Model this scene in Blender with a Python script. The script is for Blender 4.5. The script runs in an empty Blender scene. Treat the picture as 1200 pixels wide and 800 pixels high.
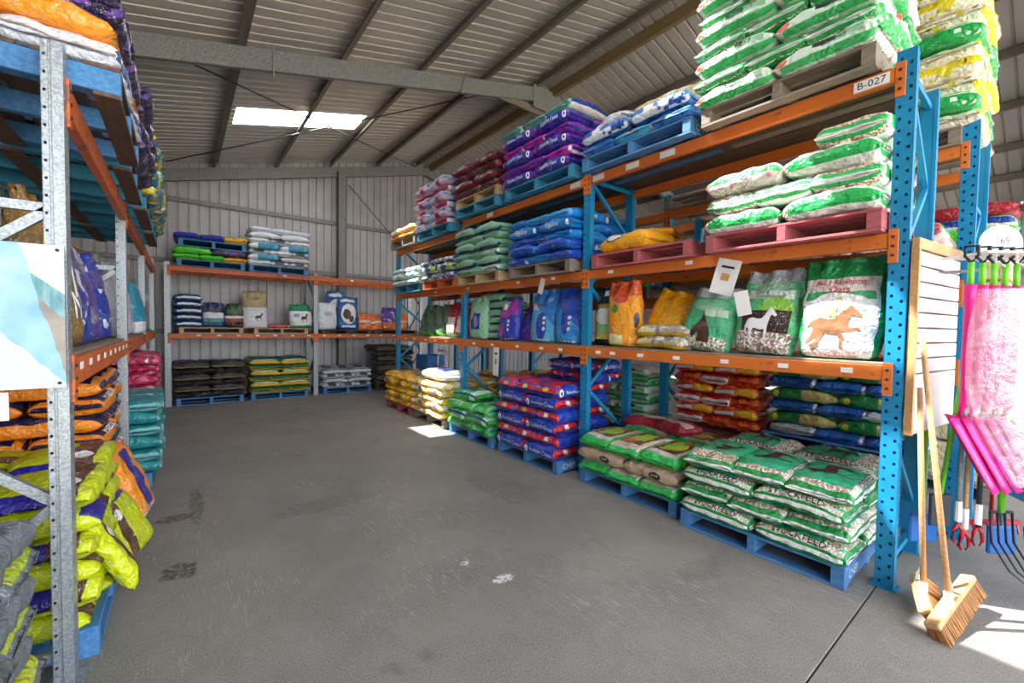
import bpy, bmesh, math, random
from mathutils import Vector, Matrix, noise
SC = bpy.context.scene
COL = SC.collection
PI = math.pi
# ------------------------------------------------------------------ camera
cam_d = bpy.data.cameras.new('camera'); cam = bpy.data.objects.new('camera', cam_d); COL.objects.link(cam)
cam_d.sensor_width = 36.0; cam_d.lens = 498.41 * 36 / 1200; cam_d.clip_start = 0.05; cam_d.clip_end = 300
yaw, pitch, roll = 0.66259, 0.0336, 0.01508
F0 = Vector((math.sin(yaw), math.cos(yaw), 0)); R0 = Vector((math.cos(yaw), -math.sin(yaw), 0)); Z0 = Vector((0, 0, 1))
FW = F0 * math.cos(pitch) - Z0 * math.sin(pitch); UP = F0 * math.sin(pitch) + Z0 * math.cos(pitch)
cr, sr = math.cos(roll), math.sin(roll)
RT = R0 * cr + UP * sr; UQ = UP * cr - R0 * sr
m = Matrix.Identity(4)
for i in range(3):
    m[i][0] = RT[i]; m[i][1] = UQ[i]; m[i][2] = -FW[i]
m[0][3], m[1][3], m[2][3] = 0, 0, 1.7
cam.matrix_world = m
SC.camera = cam
# ------------------------------------------------------------------ world, sun, exposure
SUN = Vector((-0.405, 0.55, 1.0)).normalized()
w = bpy.data.worlds.new('sky'); SC.world = w; w.use_nodes = True
nt = w.node_tree; nt.nodes.clear()
sky = nt.nodes.new('ShaderNodeTexSky'); sky.sky_type = 'NISHITA'; sky.sun_disc = False
sky.sun_elevation = math.asin(SUN.z); sky.sun_rotation = math.atan2(SUN.x, SUN.y)
sky.air_density = 1.0; sky.dust_density = 2.5; sky.ozone_density = 1.0
hs = nt.nodes.new('ShaderNodeHueSaturation'); hs.inputs['Saturation'].default_value = 0.35
bg = nt.nodes.new('ShaderNodeBackground'); bg.inputs[1].default_value = 1.0
wo = nt.nodes.new('ShaderNodeOutputWorld')
nt.links.new(sky.outputs[0], hs.inputs['Color']); nt.links.new(hs.outputs[0], bg.inputs[0]); nt.links.new(bg.outputs[0], wo.inputs[0])
sd = bpy.data.lights.new('sun', 'SUN'); sd.energy = 24.0; sd.angle = math.radians(0.6); sd.color = (1, 0.96, 0.9)
so = bpy.data.objects.new('sun', sd); COL.objects.link(so); so.location = (-6, 9, 16)
so.rotation_euler = SUN.to_track_quat('Z', 'Y').to_euler()
SC.view_settings.view_transform = 'Standard'; SC.view_settings.look = 'None'
SC.view_settings.exposure = 0.84; SC.view_settings.gamma = 1.0
try: SC.view_settings.use_curve_mapping = False
except Exception: pass
try: SC.cycles.max_bounces = 10; SC.cycles.diffuse_bounces = 6; SC.cycles.transparent_max_bounces = 12
except Exception: pass

# ------------------------------------------------------------------ materials
def lin(h):
    if not isinstance(h, str): return (*h[:3], 1)
    h = h.lstrip('#'); o = []
    for i in (0, 2, 4):
        c = int(h[i:i+2], 16) / 255
        o.append(c / 12.92 if c <= 0.04045 else ((c + 0.055) / 1.055) ** 2.4)
    return (*o, 1)
class NB:
    def __init__(s, name):
        s.m = bpy.data.materials.new(name); s.m.use_nodes = True; s.t = s.m.node_tree; s.t.nodes.clear()
        s.out = s.n('ShaderNodeOutputMaterial'); s.b = s.n('ShaderNodeBsdfPrincipled'); s.l(s.b.outputs[0], s.out.inputs[0])
    def n(s, k, **kw):
        q = s.t.nodes.new(k)
        for a, v in kw.items(): setattr(q, a, v)
        return q
    def l(s, a, b): s.t.links.new(a, b)
    def setin(s, sock, v):
        if hasattr(v, 'node'): s.l(v, sock)
        else: sock.default_value = v
    def math(s, op, a, b=None, c=None):
        q = s.n('ShaderNodeMath', operation=op); s.setin(q.inputs[0], a)
        if b is not None: s.setin(q.inputs[1], b)
        if c is not None: s.setin(q.inputs[2], c)
        return q.outputs[0]
    def mix(s, f, a, b):
        q = s.n('ShaderNodeMix', data_type='RGBA'); s.setin(q.inputs[0], f); s.setin(q.inputs[6], a); s.setin(q.inputs[7], b); return q.outputs[2]
    def noise(s, vec, scale, detail=3, rough=.55, out='Fac'):
        q = s.n('ShaderNodeTexNoise'); q.inputs['Scale'].default_value = scale; q.inputs['Detail'].default_value = detail; q.inputs['Roughness'].default_value = rough
        if vec is not None: s.l(vec, q.inputs['Vector'])
        return q.outputs[out]
    def obj(s): return s.n('ShaderNodeTexCoord').outputs['Object']
    def ramp(s, f, a, b, lo=0.0, hi=1.0):
        q = s.n('ShaderNodeMapRange'); q.clamp = True; s.setin(q.inputs[0], f)
        q.inputs[1].default_value = a; q.inputs[2].default_value = b; q.inputs[3].default_value = lo; q.inputs[4].default_value = hi
        return q.outputs[0]
    def scale(s, vec, x, y, z):
        q = s.n('ShaderNodeMapping'); s.l(vec, q.inputs[0]); q.inputs['Scale'].default_value = (x, y, z); return q.outputs[0]
    def bump(s, h, st=.3, dist=.01):
        q = s.n('ShaderNodeBump'); q.inputs['Strength'].default_value = st; q.inputs['Distance'].default_value = dist
        s.l(h, q.inputs['Height']); s.l(q.outputs[0], s.b.inputs['Normal'])
    def fin(s, col, rough=.5, metal=0, spec=None):
        s.setin(s.b.inputs['Base Color'], col); s.setin(s.b.inputs['Roughness'], rough); s.b.inputs['Metallic'].default_value = metal
        if spec is not None: s.b.inputs['Specular IOR Level'].default_value = spec
        return s.m
def simple(name, h, rough=.5, metal=0, var=.12, sc=8):
    b = NB(name); v = b.obj(); f = b.noise(v, sc, 4)
    c = lin(h); d = tuple(x * (1 - var * 2) for x in c[:3]) + (1,); e = tuple(min(1, x * (1 + var)) for x in c[:3]) + (1,)
    return b.fin(b.mix(f, d, e), rough, metal)
M = {}
def worn(name, h, chip, rough=.45, amt=.66):
    b = NB(name); v = b.obj(); f = b.noise(v, 9, 5, .65); g = b.noise(v, 2.2, 3)
    c = b.mix(b.ramp(g, .3, .7), tuple(x * .8 for x in lin(h)[:3]) + (1,), lin(h))
    k = b.ramp(f, amt, amt + .03); c = b.mix(k, c, lin(chip))
    return b.fin(c, rough)
M['blue_post'] = worn('blue_post_paint', '#1c8abd', '#14688f', .4, .66)
M['orange'] = worn('orange_beam_paint', '#dd7630', '#a05a32', .45, .64)
M['orange_old'] = worn('orange_scuffed_paint', '#d9692a', '#8a5a45', .5, .56)
def galv():
    b = NB('galvanised_steel'); v = b.obj()
    q = b.n('ShaderNodeTexVoronoi'); q.inputs['Scale'].default_value = 130; b.l(v, q.inputs['Vector'])
    s = b.n('ShaderNodeSeparateColor'); b.l(q.outputs['Color'], s.inputs[0])
    c = b.mix(s.outputs[0], lin('#868c91'), lin('#b0b7bb')); return b.fin(c, .42, .55)
M['galv'] = galv()
M['steel_beam'] = (lambda b: b.fin(b.mix(b.ramp(b.noise(b.obj(), 60, 2), .35, .65), lin('#6d6e6c'), lin('#8e8f8c')), .55, .3))(NB('rafter_galvanised'))
M['purlin'] = simple('purlin_steel', '#7d7468', .55, .25)
M['ridge_beam'] = simple('brown_purlin', '#8a7552', .6, .1)
M['rod'] = simple('dark_rod', '#3a3836', .6, .3)
def sheet(name, a, bcol, rough, metal, sc=1.2):
    b = NB(name); v = b.obj(); f = b.noise(b.scale(v, 1, 1, 1), sc, 5, .6); g = b.noise(v, 14, 2)
    c = b.mix(b.ramp(f, .3, .7), lin(a), lin(bcol)); c = b.mix(b.math('MULTIPLY', g, .25), c, lin('#6c6660'))
    return b.fin(c, rough, metal)
M['wall_sheet'] = sheet('wall_sheet_zinc', '#9d9b9f', '#b7b4b6', .45, .25)
M['roof_sheet'] = sheet('roof_sheet_zinc', '#bab5ac', '#d0cbc3', .45, .2, .6)
def skyl():
    b = NB('skylight_sheet'); t = b.n('ShaderNodeBsdfTransparent'); t.inputs[0].default_value = (.82, .84, .86, 1)
    l = b.n('ShaderNodeBsdfTranslucent'); l.inputs[0].default_value = (.95, .96, .98, 1)
    x = b.n('ShaderNodeMixShader'); x.inputs[0].default_value = .45; b.l(t.outputs[0], x.inputs[1]); b.l(l.outputs[0], x.inputs[2])
    b.l(x.outputs[0], b.out.inputs[0]); return b.m
M['skylight'] = skyl()
def concrete():
    b = NB('concrete_floor'); v = b.obj()
    big = b.noise(v, .55, 5, .6); mid = b.noise(v, 3.2, 6, .7); fine = b.noise(v, 150, 2, .7)
    c = b.mix(b.ramp(big, .35, .68), lin('#645f5a'), lin('#847e78'))
    c = b.mix(b.ramp(mid, .35, .75, 0, .55), c, lin('#5e5955'))
    c = b.mix(b.ramp(fine, .42, .7, 0, .75), c, lin('#b5b0a9'))
    # fine scratches dragged along the aisle
    r = b.n('ShaderNodeMapping'); b.l(v, r.inputs[0]); r.inputs['Rotation'].default_value = (0, 0, .38); r.inputs['Scale'].default_value = (48, 3.6, 1)
    s = b.noise(r.outputs[0], 1.7, 4, .75); msk = b.ramp(b.noise(v, .9, 2), .42, .62)
    c = b.mix(b.math('MULTIPLY', b.ramp(s, .57, .63, 0, .85), msk), c, lin('#b9b5ad'))
    # dark tyre and spill stains
    st = b.noise(v, 1.6, 4, .6); c = b.mix(b.ramp(st, .63, .72, 0, .5), c, lin('#453f3c'))
    c = b.mix(b.ramp(b.noise(v, .8, 3, .7), .5, .62, 0, .35), c, lin('#a39c94'))
    sv = b.n('ShaderNodeSeparateXYZ'); b.l(v, sv.inputs[0]); wob = b.noise(v, 9, 3, .7); wob2 = b.noise(v, 26, 2, .7)
    def spot(x, y, rx, ry, col, k, cc):
        a = b.math('MULTIPLY', b.math('SUBTRACT', sv.outputs[0], x), 1 / rx); d = b.math('MULTIPLY', b.math('SUBTRACT', sv.outputs[1], y), 1 / ry)
        r2 = b.math('ADD', b.math('ADD', b.math('MULTIPLY', a, a), b.math('MULTIPLY', d, d)), b.math('MULTIPLY', b.math('SUBTRACT', wob, .5), 2.6))
        return b.mix(b.math('MULTIPLY', b.ramp(r2, .5, 1.0, k, 0), b.ramp(wob2, .35, .55)), cc, lin(col))
    for q in ((-.02, 3.62, .12, .14, '#2e201c', .8), (-.05, 4.65, .16, .10, '#33291f', .75), (.1, 4.9, .06, .5, '#3a3431', .6), (1.71, 2.25, .09, .05, '#e6e4e6', .9), (1.6, 2.56, .04, .03, '#e6e4e6', .9), (1.1, 4.2, .5, .18, '#4b4643', .35), (2.7, 3.6, .3, .6, '#4d4844', .35), (2.9, 1.5, .25, .12, '#544e4a', .3)):
        c = spot(*q, c)
    b.bump(b.math('ADD', b.math('MULTIPLY', fine, .4), mid), .25, .004)
    return b.fin(c, b.ramp(mid, .3, .7, .5, .75))
M['concrete'] = concrete()
def wood(name, a, bb, sc=(3, 30, 30), rough=.75):
    b = NB(name); v = b.obj(); f = b.noise(b.scale(v, *sc), 1.6, 5, .65); g = b.noise(v, 3, 3)
    c = b.mix(b.ramp(f, .3, .7), lin(a), lin(bb)); c = b.mix(b.ramp(g, .5, .8, 0, .4), c, tuple(x * .4 for x in lin(a)[:3]) + (1,))
    b.bump(f, .4, .003); return b.fin(c, rough)
M['timber'] = wood('pale_pallet_timber', '#a98e6c', '#cdb48c')
M['timber_grey'] = wood('grey_weathered_timber', '#75695d', '#9a8d7e')
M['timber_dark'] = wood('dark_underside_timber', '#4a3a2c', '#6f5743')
M['timber_red'] = wood('red_washed_pallet', '#9c4550', '#bb6a6c')
M['timber_blue'] = wood('blue_painted_pallet', '#2f6ea8', '#5a8fbf')
M['timber_teal'] = wood('teal_blue_pallet', '#2a7a9b', '#3b93b4')
M['broom_wood'] = wood('broom_timber', '#b98a58', '#cfa676')
M['slat_wood'] = wood('slatwall_edge', '#bf8d5a', '#d9ab74')
M['bristle'] = wood('coir_bristle', '#8f5e30', '#b98248', (60, 60, 4))
M['white_panel'] = simple('white_laminate', '#e8e2e2', .45, 0, .03)
M['white'] = simple('white_plastic', '#f1f1ef', .4, 0, .03)
M['paper'] = simple('white_paper', '#f0f0ee', .7, 0, .03)
M['black'] = simple('black_print', '#17181a', .5, 0, .1)
M['red'] = simple('red_print', '#d52320', .45, 0, .05)
M['textwhite'] = simple('white_print', '#f2f4f5', .45, 0, .02)
M['textgreen'] = simple('green_print', '#0d5c33', .45, 0, .02)
M['textblue'] = simple('blue_print', '#20306e', .45, 0, .02)
M['hbrown'] = simple('brown_picture_print', '#a06f4c', .45, 0, .2, 14)
M['hdark'] = simple('dark_brown_picture_print', '#4f2b28', .45, 0, .25, 14)
M['jockey'] = simple('yellow_picture_print', '#dcc88a', .45, 0, .2, 14)
M['pink'] = simple('hot_pink_plastic', '#ec1f8d', .35, 0, .06)
M['lime'] = simple('lime_handle', '#6fd32a', .4, 0, .06)
M['darkmetal'] = simple('dark_tool_steel', '#3d3f45', .4, .5)
M['redtool'] = simple('red_tool_paint', '#c0202c', .4, 0, .06)
M['bluetool'] = simple('blue_tool_plastic', '#1c66b5', .4, 0, .08)
M['sky_bag'] = simple('light_blue_bag', '#2f9fdc', .35, 0, .2, 5)
def plastic():
    b = NB('clear_polythene'); v = b.obj(); f = b.noise(v, 9, 4, .7)
    t = b.n('ShaderNodeBsdfTransparent'); t.inputs[0].default_value = (.97, .97, .98, 1)
    g = b.n('ShaderNodeBsdfGlossy'); g.inputs['Roughness'].default_value = .2; g.inputs[0].default_value = (1, 1, 1, 1)
    d = b.n('ShaderNodeBsdfDiffuse'); d.inputs[0].default_value = (.85, .87, .9, 1)
    bp = b.n('ShaderNodeBump'); bp.inputs['Strength'].default_value = .9; bp.inputs['Distance'].default_value = .04; b.l(f, bp.inputs['Height']); b.l(bp.outputs[0], g.inputs['Normal'])
    x = b.n('ShaderNodeMixShader'); b.l(b.ramp(f, .35, .7, .08, .5), x.inputs[0]); b.l(t.outputs[0], x.inputs[1]); b.l(d.outputs[0], x.inputs[2])
    y = b.n('ShaderNodeMixShader'); y.inputs[0].default_value = .13; b.l(x.outputs[0], y.inputs[1]); b.l(g.outputs[0], y.inputs[2])
    b.l(y.outputs[0], b.out.inputs[0]); return b.m
M['poly'] = plastic()

def paint(name, base, shapes, rough=.34, warp=.02, bump=.6, spec=.55, fine=.75):
    """printed plastic sack: flat colours laid out in the bag's own u (along) and v (around)"""
    b = NB(name); tc = b.n('ShaderNodeTexCoord'); uv = tc.outputs['UV']; ob = tc.outputs['Object']
    col = b.noise(uv, 6, 2, .5, 'Color')
    sub = b.n('ShaderNodeVectorMath', operation='SUBTRACT'); b.l(col, sub.inputs[0]); sub.inputs[1].default_value = (.5, .5, .5)
    sc = b.n('ShaderNodeVectorMath', operation='MULTIPLY'); b.l(sub.outputs[0], sc.inputs[0]); sc.inputs[1].default_value = (warp * 2, warp, 0)
    ad = b.n('ShaderNodeVectorMath', operation='ADD'); b.l(uv, ad.inputs[0]); b.l(sc.outputs[0], ad.inputs[1])
    se = b.n('ShaderNodeSeparateXYZ'); b.l(ad.outputs[0], se.inputs[0]); U, V = se.outputs[0], se.outputs[1]
    c = lin(base)
    for s in shapes:
        k = s[0]
        if k in ('rect', 'speck'):
            u0, u1, v0, v1 = s[1:5]; fs = []
            if u0 > -.5: fs.append(b.math('COMPARE', U, (u0 + u1) / 2, (u1 - u0) / 2))
            fs.append(b.math('COMPARE', V, (v0 + v1) / 2, (v1 - v0) / 2))
            f = fs[0] if len(fs) == 1 else b.math('MULTIPLY', *fs)
            if k == 'speck':
                q = b.n('ShaderNodeTexVoronoi'); q.inputs['Scale'].default_value = s[6]; b.l(b.scale(uv, 1, 1.4, 1), q.inputs['Vector'])
                w_ = b.n('ShaderNodeSeparateColor'); b.l(q.outputs['Color'], w_.inputs[0])
                cc = b.mix(b.math('GREATER_THAN', w_.outputs[0], .5), lin(s[5][0]), lin(s[5][1]))
                if len(s[5]) > 2: cc = b.mix(b.math('GREATER_THAN', w_.outputs[1], .66), cc, lin(s[5][2]))
                c = b.mix(f, c, cc); continue
        elif k == 'ell':
            cu, cv, ru, rv = s[1:5]
            a = b.math('MULTIPLY', b.math('SUBTRACT', U, cu), 1 / ru); d = b.math('MULTIPLY', b.math('SUBTRACT', V, cv), 1 / rv)
            f = b.math('LESS_THAN', b.math('ADD', b.math('MULTIPLY', a, a), b.math('MULTIPLY', d, d)), 1)
        elif k == 'tri':     # diagonal half plane u*a+v*b>c inside a box
            f = b.math('GREATER_THAN', b.math('ADD', b.math('MULTIPLY', U, s[1]), b.math('MULTIPLY', V, s[2])), s[3])
        elif k == 'wavy':
            q = b.noise(b.scale(uv, s[3], s[4], 1), 1.0, 3, .5); f = b.ramp(q, s[1], s[1] + .02)
            c = b.mix(f, c, lin(s[2])); continue
        c = b.mix(f, c, lin(s[5] if k != 'tri' else s[4]))
    dash = b.ramp(b.noise(b.scale(uv, 70, 150, 1), 1.0, 2, .6), .60, .64); area = b.ramp(b.noise(b.scale(uv, 5, 9, 1), 1.0, 1, .4), .52, .56)
    luma = sum(lin(base)[:3]) / 3
    c = b.mix(b.math('MULTIPLY', b.math('MULTIPLY', dash, area), fine), c, lin('#2c2f3a' if luma > .5 else '#e9ecec'))
    h = b.noise(ob, 11, 3, .6); h2 = b.noise(b.scale(ob, 9, 30, 20), 1, 2)
    ab = b.math('ABSOLUTE', b.math('SUBTRACT', b.noise(ob, 17, 2, .5), .5))
    b.bump(b.math('ADD', b.math('ADD', h, b.math('MULTIPLY', h2, .4)), b.math('MULTIPLY', ab, -1.6)), bump, .035)
    return b.fin(c, rough, 0, spec)
def horse(u, v, s, c, vs=1.0):
    return [('ell', u, v, .10 * s, .11 * s * vs, c), ('ell', u + .09 * s, v + .08 * s * vs, .09 * s, .045 * s * vs, c), ('ell', u + .15 * s, v + .13 * s * vs, .03 * s, .05 * s * vs, c),
            ('rect', u - .24 * s, u - .03 * s, v - .09 * s * vs, v - .065 * s * vs, c), ('rect', u - .22 * s, u - .03 * s, v + .06 * s * vs, v + .085 * s * vs, c), ('ell', u - .03 * s, v - .13 * s * vs, .10 * s, .025 * s * vs, c)]
def ends(c, w=.06, c2=None):
    r = [('rect', -.01, w, -.1, 1.1, c), ('rect', 1 - w, 1.01, -.1, 1.1, c)]
    if c2: r += [('rect', -.01, .02, -.1, 1.1, c2), ('rect', .98, 1.01, -.1, 1.1, c2)]
    return r
S0, S1 = (.165, .315), (.685, .835)      # v ranges of the two long sides
def sides(c, u0=-1, u1=0, a=0, b_=0):
    return [('rect', u0, u1, S0[0] + a, S0[1] - b_, c), ('rect', u0, u1, S1[0] + b_, S1[1] - a, c)]
K = {
 'stock': paint('green_stock_feed_sack', '#2fae7c', [('speck', .74, 1.0, .3, .7, ('#efe9df', '#b98a72', '#7f8a66'), 60), ('tri', .6, 1, 1.18, '#46b98c')] + [('speck', -.01, .13, -.1, 1.1, ('#f3e9e4', '#d98080', '#7f9a76'), 70)] + sides('#0f8a3e', ) + [('rect', -1, 0, .225, .24, '#f4f6f2'), ('rect', -1, 0, .745, .775, '#f4f6f2'), ('speck', -1, 0, .675, .725, ('#f2ece8', '#cfa7a0', '#a4b08f'), 80)] + ends('#0f8a3e', .07, '#e4ece6')),
 'oaten': paint('green_oaten_chaff_sack', '#2db757', [('rect', .1, .92, .33, .67, '#c9b7a6'), ('rect', .2, .8, .37, .63, '#6a452a'), ('ell', .5, .5, .22, .10, '#a9c832'), ('ell', .32, .46, .08, .05, '#a9c832'), ('ell', .7, .55, .08, .06, '#b5702e'), ('rect', -1, 0, .3, .345, '#d9c9c0'), ('rect', .12, .2, .2, .8, '#d8cfc8')] + sides('#22b04b') + ends('#22b04b', .07) + [('ell', .32, .76, .15, .035, '#b6d42e'), ('ell', .75, .76, .12, .03, '#10573a')]),
 'tan': paint('tan_and_green_chaff_sack', '#b79a80', [('rect', -1, 0, .36, .64, '#c9b39c'), ('ell', .62, .76, .09, .03, '#1c2024')]),
 'blured': paint('blue_and_red_feed_sack', '#1b3fae', [('rect', .2, .85, .36, .64, '#d4222c'), ('wavy', .66, '#2f59c4', 5, 8), ('rect', .0, .09, .3, .7, '#d4222c'), ('ell', .05, .5, .035, .05, '#b9c46a'), ('rect', .13, .19, -.1, 1.1, '#d4222c'), ('rect', .9, 1.01, .2, .8, '#d4222c'), ('rect', .92, 1.01, .45, .52, '#f2f2f2'), ('ell', .17, .76, .055, .05, '#f4f6fa'), ('ell', .17, .76, .022, .02, '#26335e'), ('ell', .17, .24, .055, .05, '#f4f6fa')]),
 'greenlt': paint('bright_green_and_navy_sack', '#3fc455', [('wavy', .56, '#9be0b0', 5, 9), ('tri', .5, 1, .98, '#2bb04a'), ('rect', .3, .7, .42, .6, '#2a3fa4'), ('rect', .75, .9, .2, .8, '#d8f0dd'), ('rect', -1, 0, .70, .735, '#24348c')]),
 'yellow': paint('yellow_multicolour_sack', '#efc31c', [('wavy', .5, '#e8e2cf', 5, 9), ('ell', .3, .5, .13, .08, '#2f5fb4'), ('wavy', .66, '#d0342a', 9, 16), ('ell', .7, .76, .12, .05, '#7f7aa0'), ('ell', .25, .75, .1, .04, '#f5ecd8')]),
 'orangey': paint('orange_and_yellow_sack', '#e98d24', [('wavy', .48, '#f3cf22', 5, 9), ('rect', .3, .5, .3, .8, '#a77a6a'), ('wavy', .66, '#5b3c86', 9, 16), ('ell', .75, .74, .14, .05, '#f7d640')]),
 'sage': paint('sage_green_sack', '#86bd9b', [('rect', .32, .72, .38, .60, '#1b2c96'), ('ell', .5, .5, .08, .06, '#8a8fd8'), ('rect', .0, .08, -.1, 1.1, '#d5e8da'), ('wavy', .66, '#a6d4b8', 4, 6), ('rect', -1, 0, .80, .86, '#22347f')]),
 'royal': paint('royal_blue_sack', '#1f49b8', [('wavy', .6, '#2b85cd', 5, 8), ('rect', .12, .3, .35, .7, '#c8dcef'), ('ell', .07, .76, .05, .05, '#9cc6ea'), ('tri', .4, 1, 1.1, '#2470c8')]),
 'cyan': paint('bright_blue_sack', '#1882d0', [('wavy', .6, '#2d4fc0', 5, 8), ('rect', .1, .9, .42, .5, '#1c50b4'), ('ell', .92, .76, .05, .045, '#e8eef4'), ('rect', .0, .1, -.1, 1.1, '#3ba8e6')]),
 'purple': paint('purple_and_magenta_sack', '#3b2ea4', [('rect', .0, .12, -.1, 1.1, '#c02fb0'), ('ell', .05, .5, .035, .08, '#b6b26a'), ('wavy', .58, '#8a2db0', 4, 7), ('rect', -1, 0, .26, .31, '#b52fb4'), ('rect', -1, 0, .165, .235, '#182f92'), ('rect', .14, .9, .69, .81, '#1f2f9c'), ('ell', .84, .75, .05, .05, '#f4f4fb'), ('ell', .84, .75, .02, .02, '#22235a')]),
 'purple2': paint('magenta_banded_sack', '#7c2aa6', [('rect', .0, .12, -.1, 1.1, '#c02fb0'), ('rect', -1, 0, .685, .735, '#b02cae'), ('rect', -1, 0, .735, .775, '#1a2a8c'), ('rect', .1, .92, .775, .81, '#ecdfe6'), ('rect', -1, 0, .19, .24, '#1a2a8c'), ('ell', .06, .76, .04, .05, '#e9e0b0')]),
 'seafoam': paint('seafoam_and_navy_sack', '#7fcf9f', [('wavy', .6, '#3d9c85', 5, 6), ('rect', .05, .95, .70, .76, '#183a98'), ('rect', -1, 0, .76, .84, '#e6e2d6'), ('rect', .0, .07, -.1, 1.1, '#5fae9a'), ('rect', -1, 0, .19, .24, '#183a98')]),
 'darkred': paint('dark_red_and_grey_sack', '#4c4a50', [('wavy', .5, '#7c1c28', 4, 8), ('wavy', .64, '#c8c4c8', 7, 12), ('rect', -1, 0, .78, .84, '#8d1f28')]),
 'stripe': paint('white_blue_and_pink_striped_sack', '#d9dcec', [('rect', -1, 0, .71, .75, '#2a3f9e'), ('rect', .4, .6, .3, .85, '#d03a6a'), ('rect', -1, 0, .4, .6, '#6a6fc0'), ('rect', .0, .08, -.1, 1.1, '#c9335c'), ('wavy', .62, '#4a3f9a', 5, 8)]),
 'whitegreen': paint('white_and_green_oats_sack', '#eef0e8', [('rect', .12, .92, .36, .64, '#35b668'), ('wavy', .63, '#b8e0bd', 4, 6), ('rect', -1, 0, .70, .785, '#29b257'), ('rect', -1, 0, .2, .27, '#29b257'), ('speck', .06, .13, -.1, 1.1, ('#e8cfc0', '#a9795a', '#f4efe6'), 50), ('rect', .93, 1.01, .4, .6, '#e9b9bd')] + ends('#35b35d', .06, '#eef0e8')),
 'pinkwhite': paint('cream_and_pink_oats_sack', '#ecdcd4', [('rect', .12, .92, .36, .64, '#dfc9b8'), ('rect', -1, 0, .70, .75, '#37b35e'), ('wavy', .62, '#e08890', 7, 9), ('rect', .0, .1, -.1, 1.1, '#d65a5f')]),
 'greenpile': paint('mid_green_striped_sack', '#12a04a', [('rect', -1, 0, .3, .36, '#ddefe2'), ('rect', -1, 0, .36, .64, '#8fd0a5'), ('rect', .2, .5, .42, .58, '#1d2624'), ('wavy', .64, '#f0eee8', 5, 7), ('speck', -.01, .08, -.1, 1.1, ('#caa58c', '#7a3d30', '#efe5da'), 60), ('rect', -1, 0, .695, .708, '#f2f5f2'), ('rect', .28, .34, .73, .76, '#e8eee8'), ('rect', .7, .76, .73, .76, '#e8eee8')] + ends('#12a04a', .065, '#f0f4f0')),
 'whitepile': paint('white_and_pale_green_sack', '#cfe6d2', [('rect', -1, 0, .36, .64, '#eef3ee'), ('rect', -1, 0, .77, .83, '#3fb665'), ('rect', .5, .85, .70, .75, '#8bbf9c'), ('rect', .0, .12, -.1, 1.1, '#e6ded6'), ('ell', .12, .74, .07, .03, '#e0482e'), ('rect', .42, .62, .69, .74, '#2a3230')]),
 'yellowpile': paint('yellow_and_white_sack', '#f0e9d4', [('rect', -1, 0, .69, .76, '#efd023'), ('rect', -1, 0, .18, .26, '#efd023'), ('wavy', .6, '#e3cf3a', 5, 6), ('wavy', .68, '#8a6a5c', 9, 9)]),
 'bluewhite': paint('blue_and_white_sack', '#2f6fb8', [('rect', -1, 0, .75, .83, '#e4ecf2'), ('rect', .3, .45, .55, .82, '#e9edf0'), ('rect', .0, .1, -.1, 1.1, '#3fa6d6'), ('ell', .08, .5, .06, .06, '#e49a6a'), ('wavy', .58, '#1f4f9f', 4, 6)]),
 'greysack': paint('silver_grey_sack', '#c6c8cf', [('wavy', .55, '#e4e6ea', 5, 9), ('rect', .2, .8, .45, .5, '#56679a')]),
 'burlap': paint('cream_burlap_sack', '#c7b68e', [('wavy', .55, '#e3dbc4', 5, 9), ('wavy', .66, '#8f7a4e', 7, 9)], .8),
 'yel': paint('plain_yellow_sack', '#f2ac12', [('wavy', .6, '#f7c32c', 3, 5), ('ell', .35, .7, .15, .04, '#24384a'), ('ell', .35, .7, .12, .028, '#e8e8e0')]),
 'orangest': paint('orange_and_yellow_seed_sack', '#f2a01e', [('rect', .78, 1.01, -.1, 1.1, '#e8622a'), ('rect', .0, .12, -.1, 1.1, '#f5b326'), ('rect', .12, .26, .36, .54, '#f1efb8'), ('ell', .6, .44, .06, .04, '#4d8a34'), ('ell', .73, .5, .06, .09, '#cf3524'), ('ell', .45, .68, .1, .03, '#26323c'), ('wavy', .68, '#f8c64a', 3, 5)]),
 'silver': paint('silver_and_yellow_seed_sack', '#a59f93', [('wavy', .5, '#d8d2c6', 6, 9), ('rect', .0, .3, .69, .8, '#e0d39a'), ('rect', -1, 0, .76, .85, '#c9a62a'), ('rect', .4, .46, -.1, 1.1, '#8f8a7c')]),
 'blackgreen': paint('black_and_green_sack', '#22282b', [('rect', .16, .62, .34, .66, '#8cc277'), ('ell', .55, .5, .16, .15, '#e9efe6'), ('rect', .18, .26, .34, .66, '#d6b92c'), ('rect', .66, .74, .34, .66, '#b9b02c'), ('ell', .92, .5, .05, .13, '#e9edf0'), ('wavy', .7, '#55605c', 5, 9)]),
 'racehorse': paint('white_racehorse_oats_sack', '#eef1ee', [('rect', .8, 1.01, -.1, 1.1, '#1f9a54'), ('rect', -1, 0, .69, 1.1, '#17924a'), ('rect', -1, 0, -.1, .31, '#17924a'), ('rect', .66, .8, .345, .655, '#ead9d6'), ('rect', .60, .67, .33, .67, '#3daf6d'), ('ell', .50, .5, .16, .17, '#f7f8f6'), ('rect', .12, .5, .33, .67, '#dfe6ec')] + [('rect', .0, .06, .3, .7, '#2c9a4e')]),
 'coolgreen': paint('green_conditioned_feed_sack', '#58bd82', [('rect', .84, 1.01, -.1, 1.1, '#aeb8bc'), ('ell', .8, .5, .07, .13, '#a2cfb4'), ('rect', .64, .74, .36, .66, '#d9ead9'), ('ell', .52, .56, .14, .11, '#8ecb46'), ('rect', .28, .52, .34, .66, '#3a2620'), ('speck', .04, .3, .3, .7, ('#efe9df', '#b98a9a', '#6f7a56'), 60)] + [('rect', .0, .04, -.1, 1.1, '#26463a')]),
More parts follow.
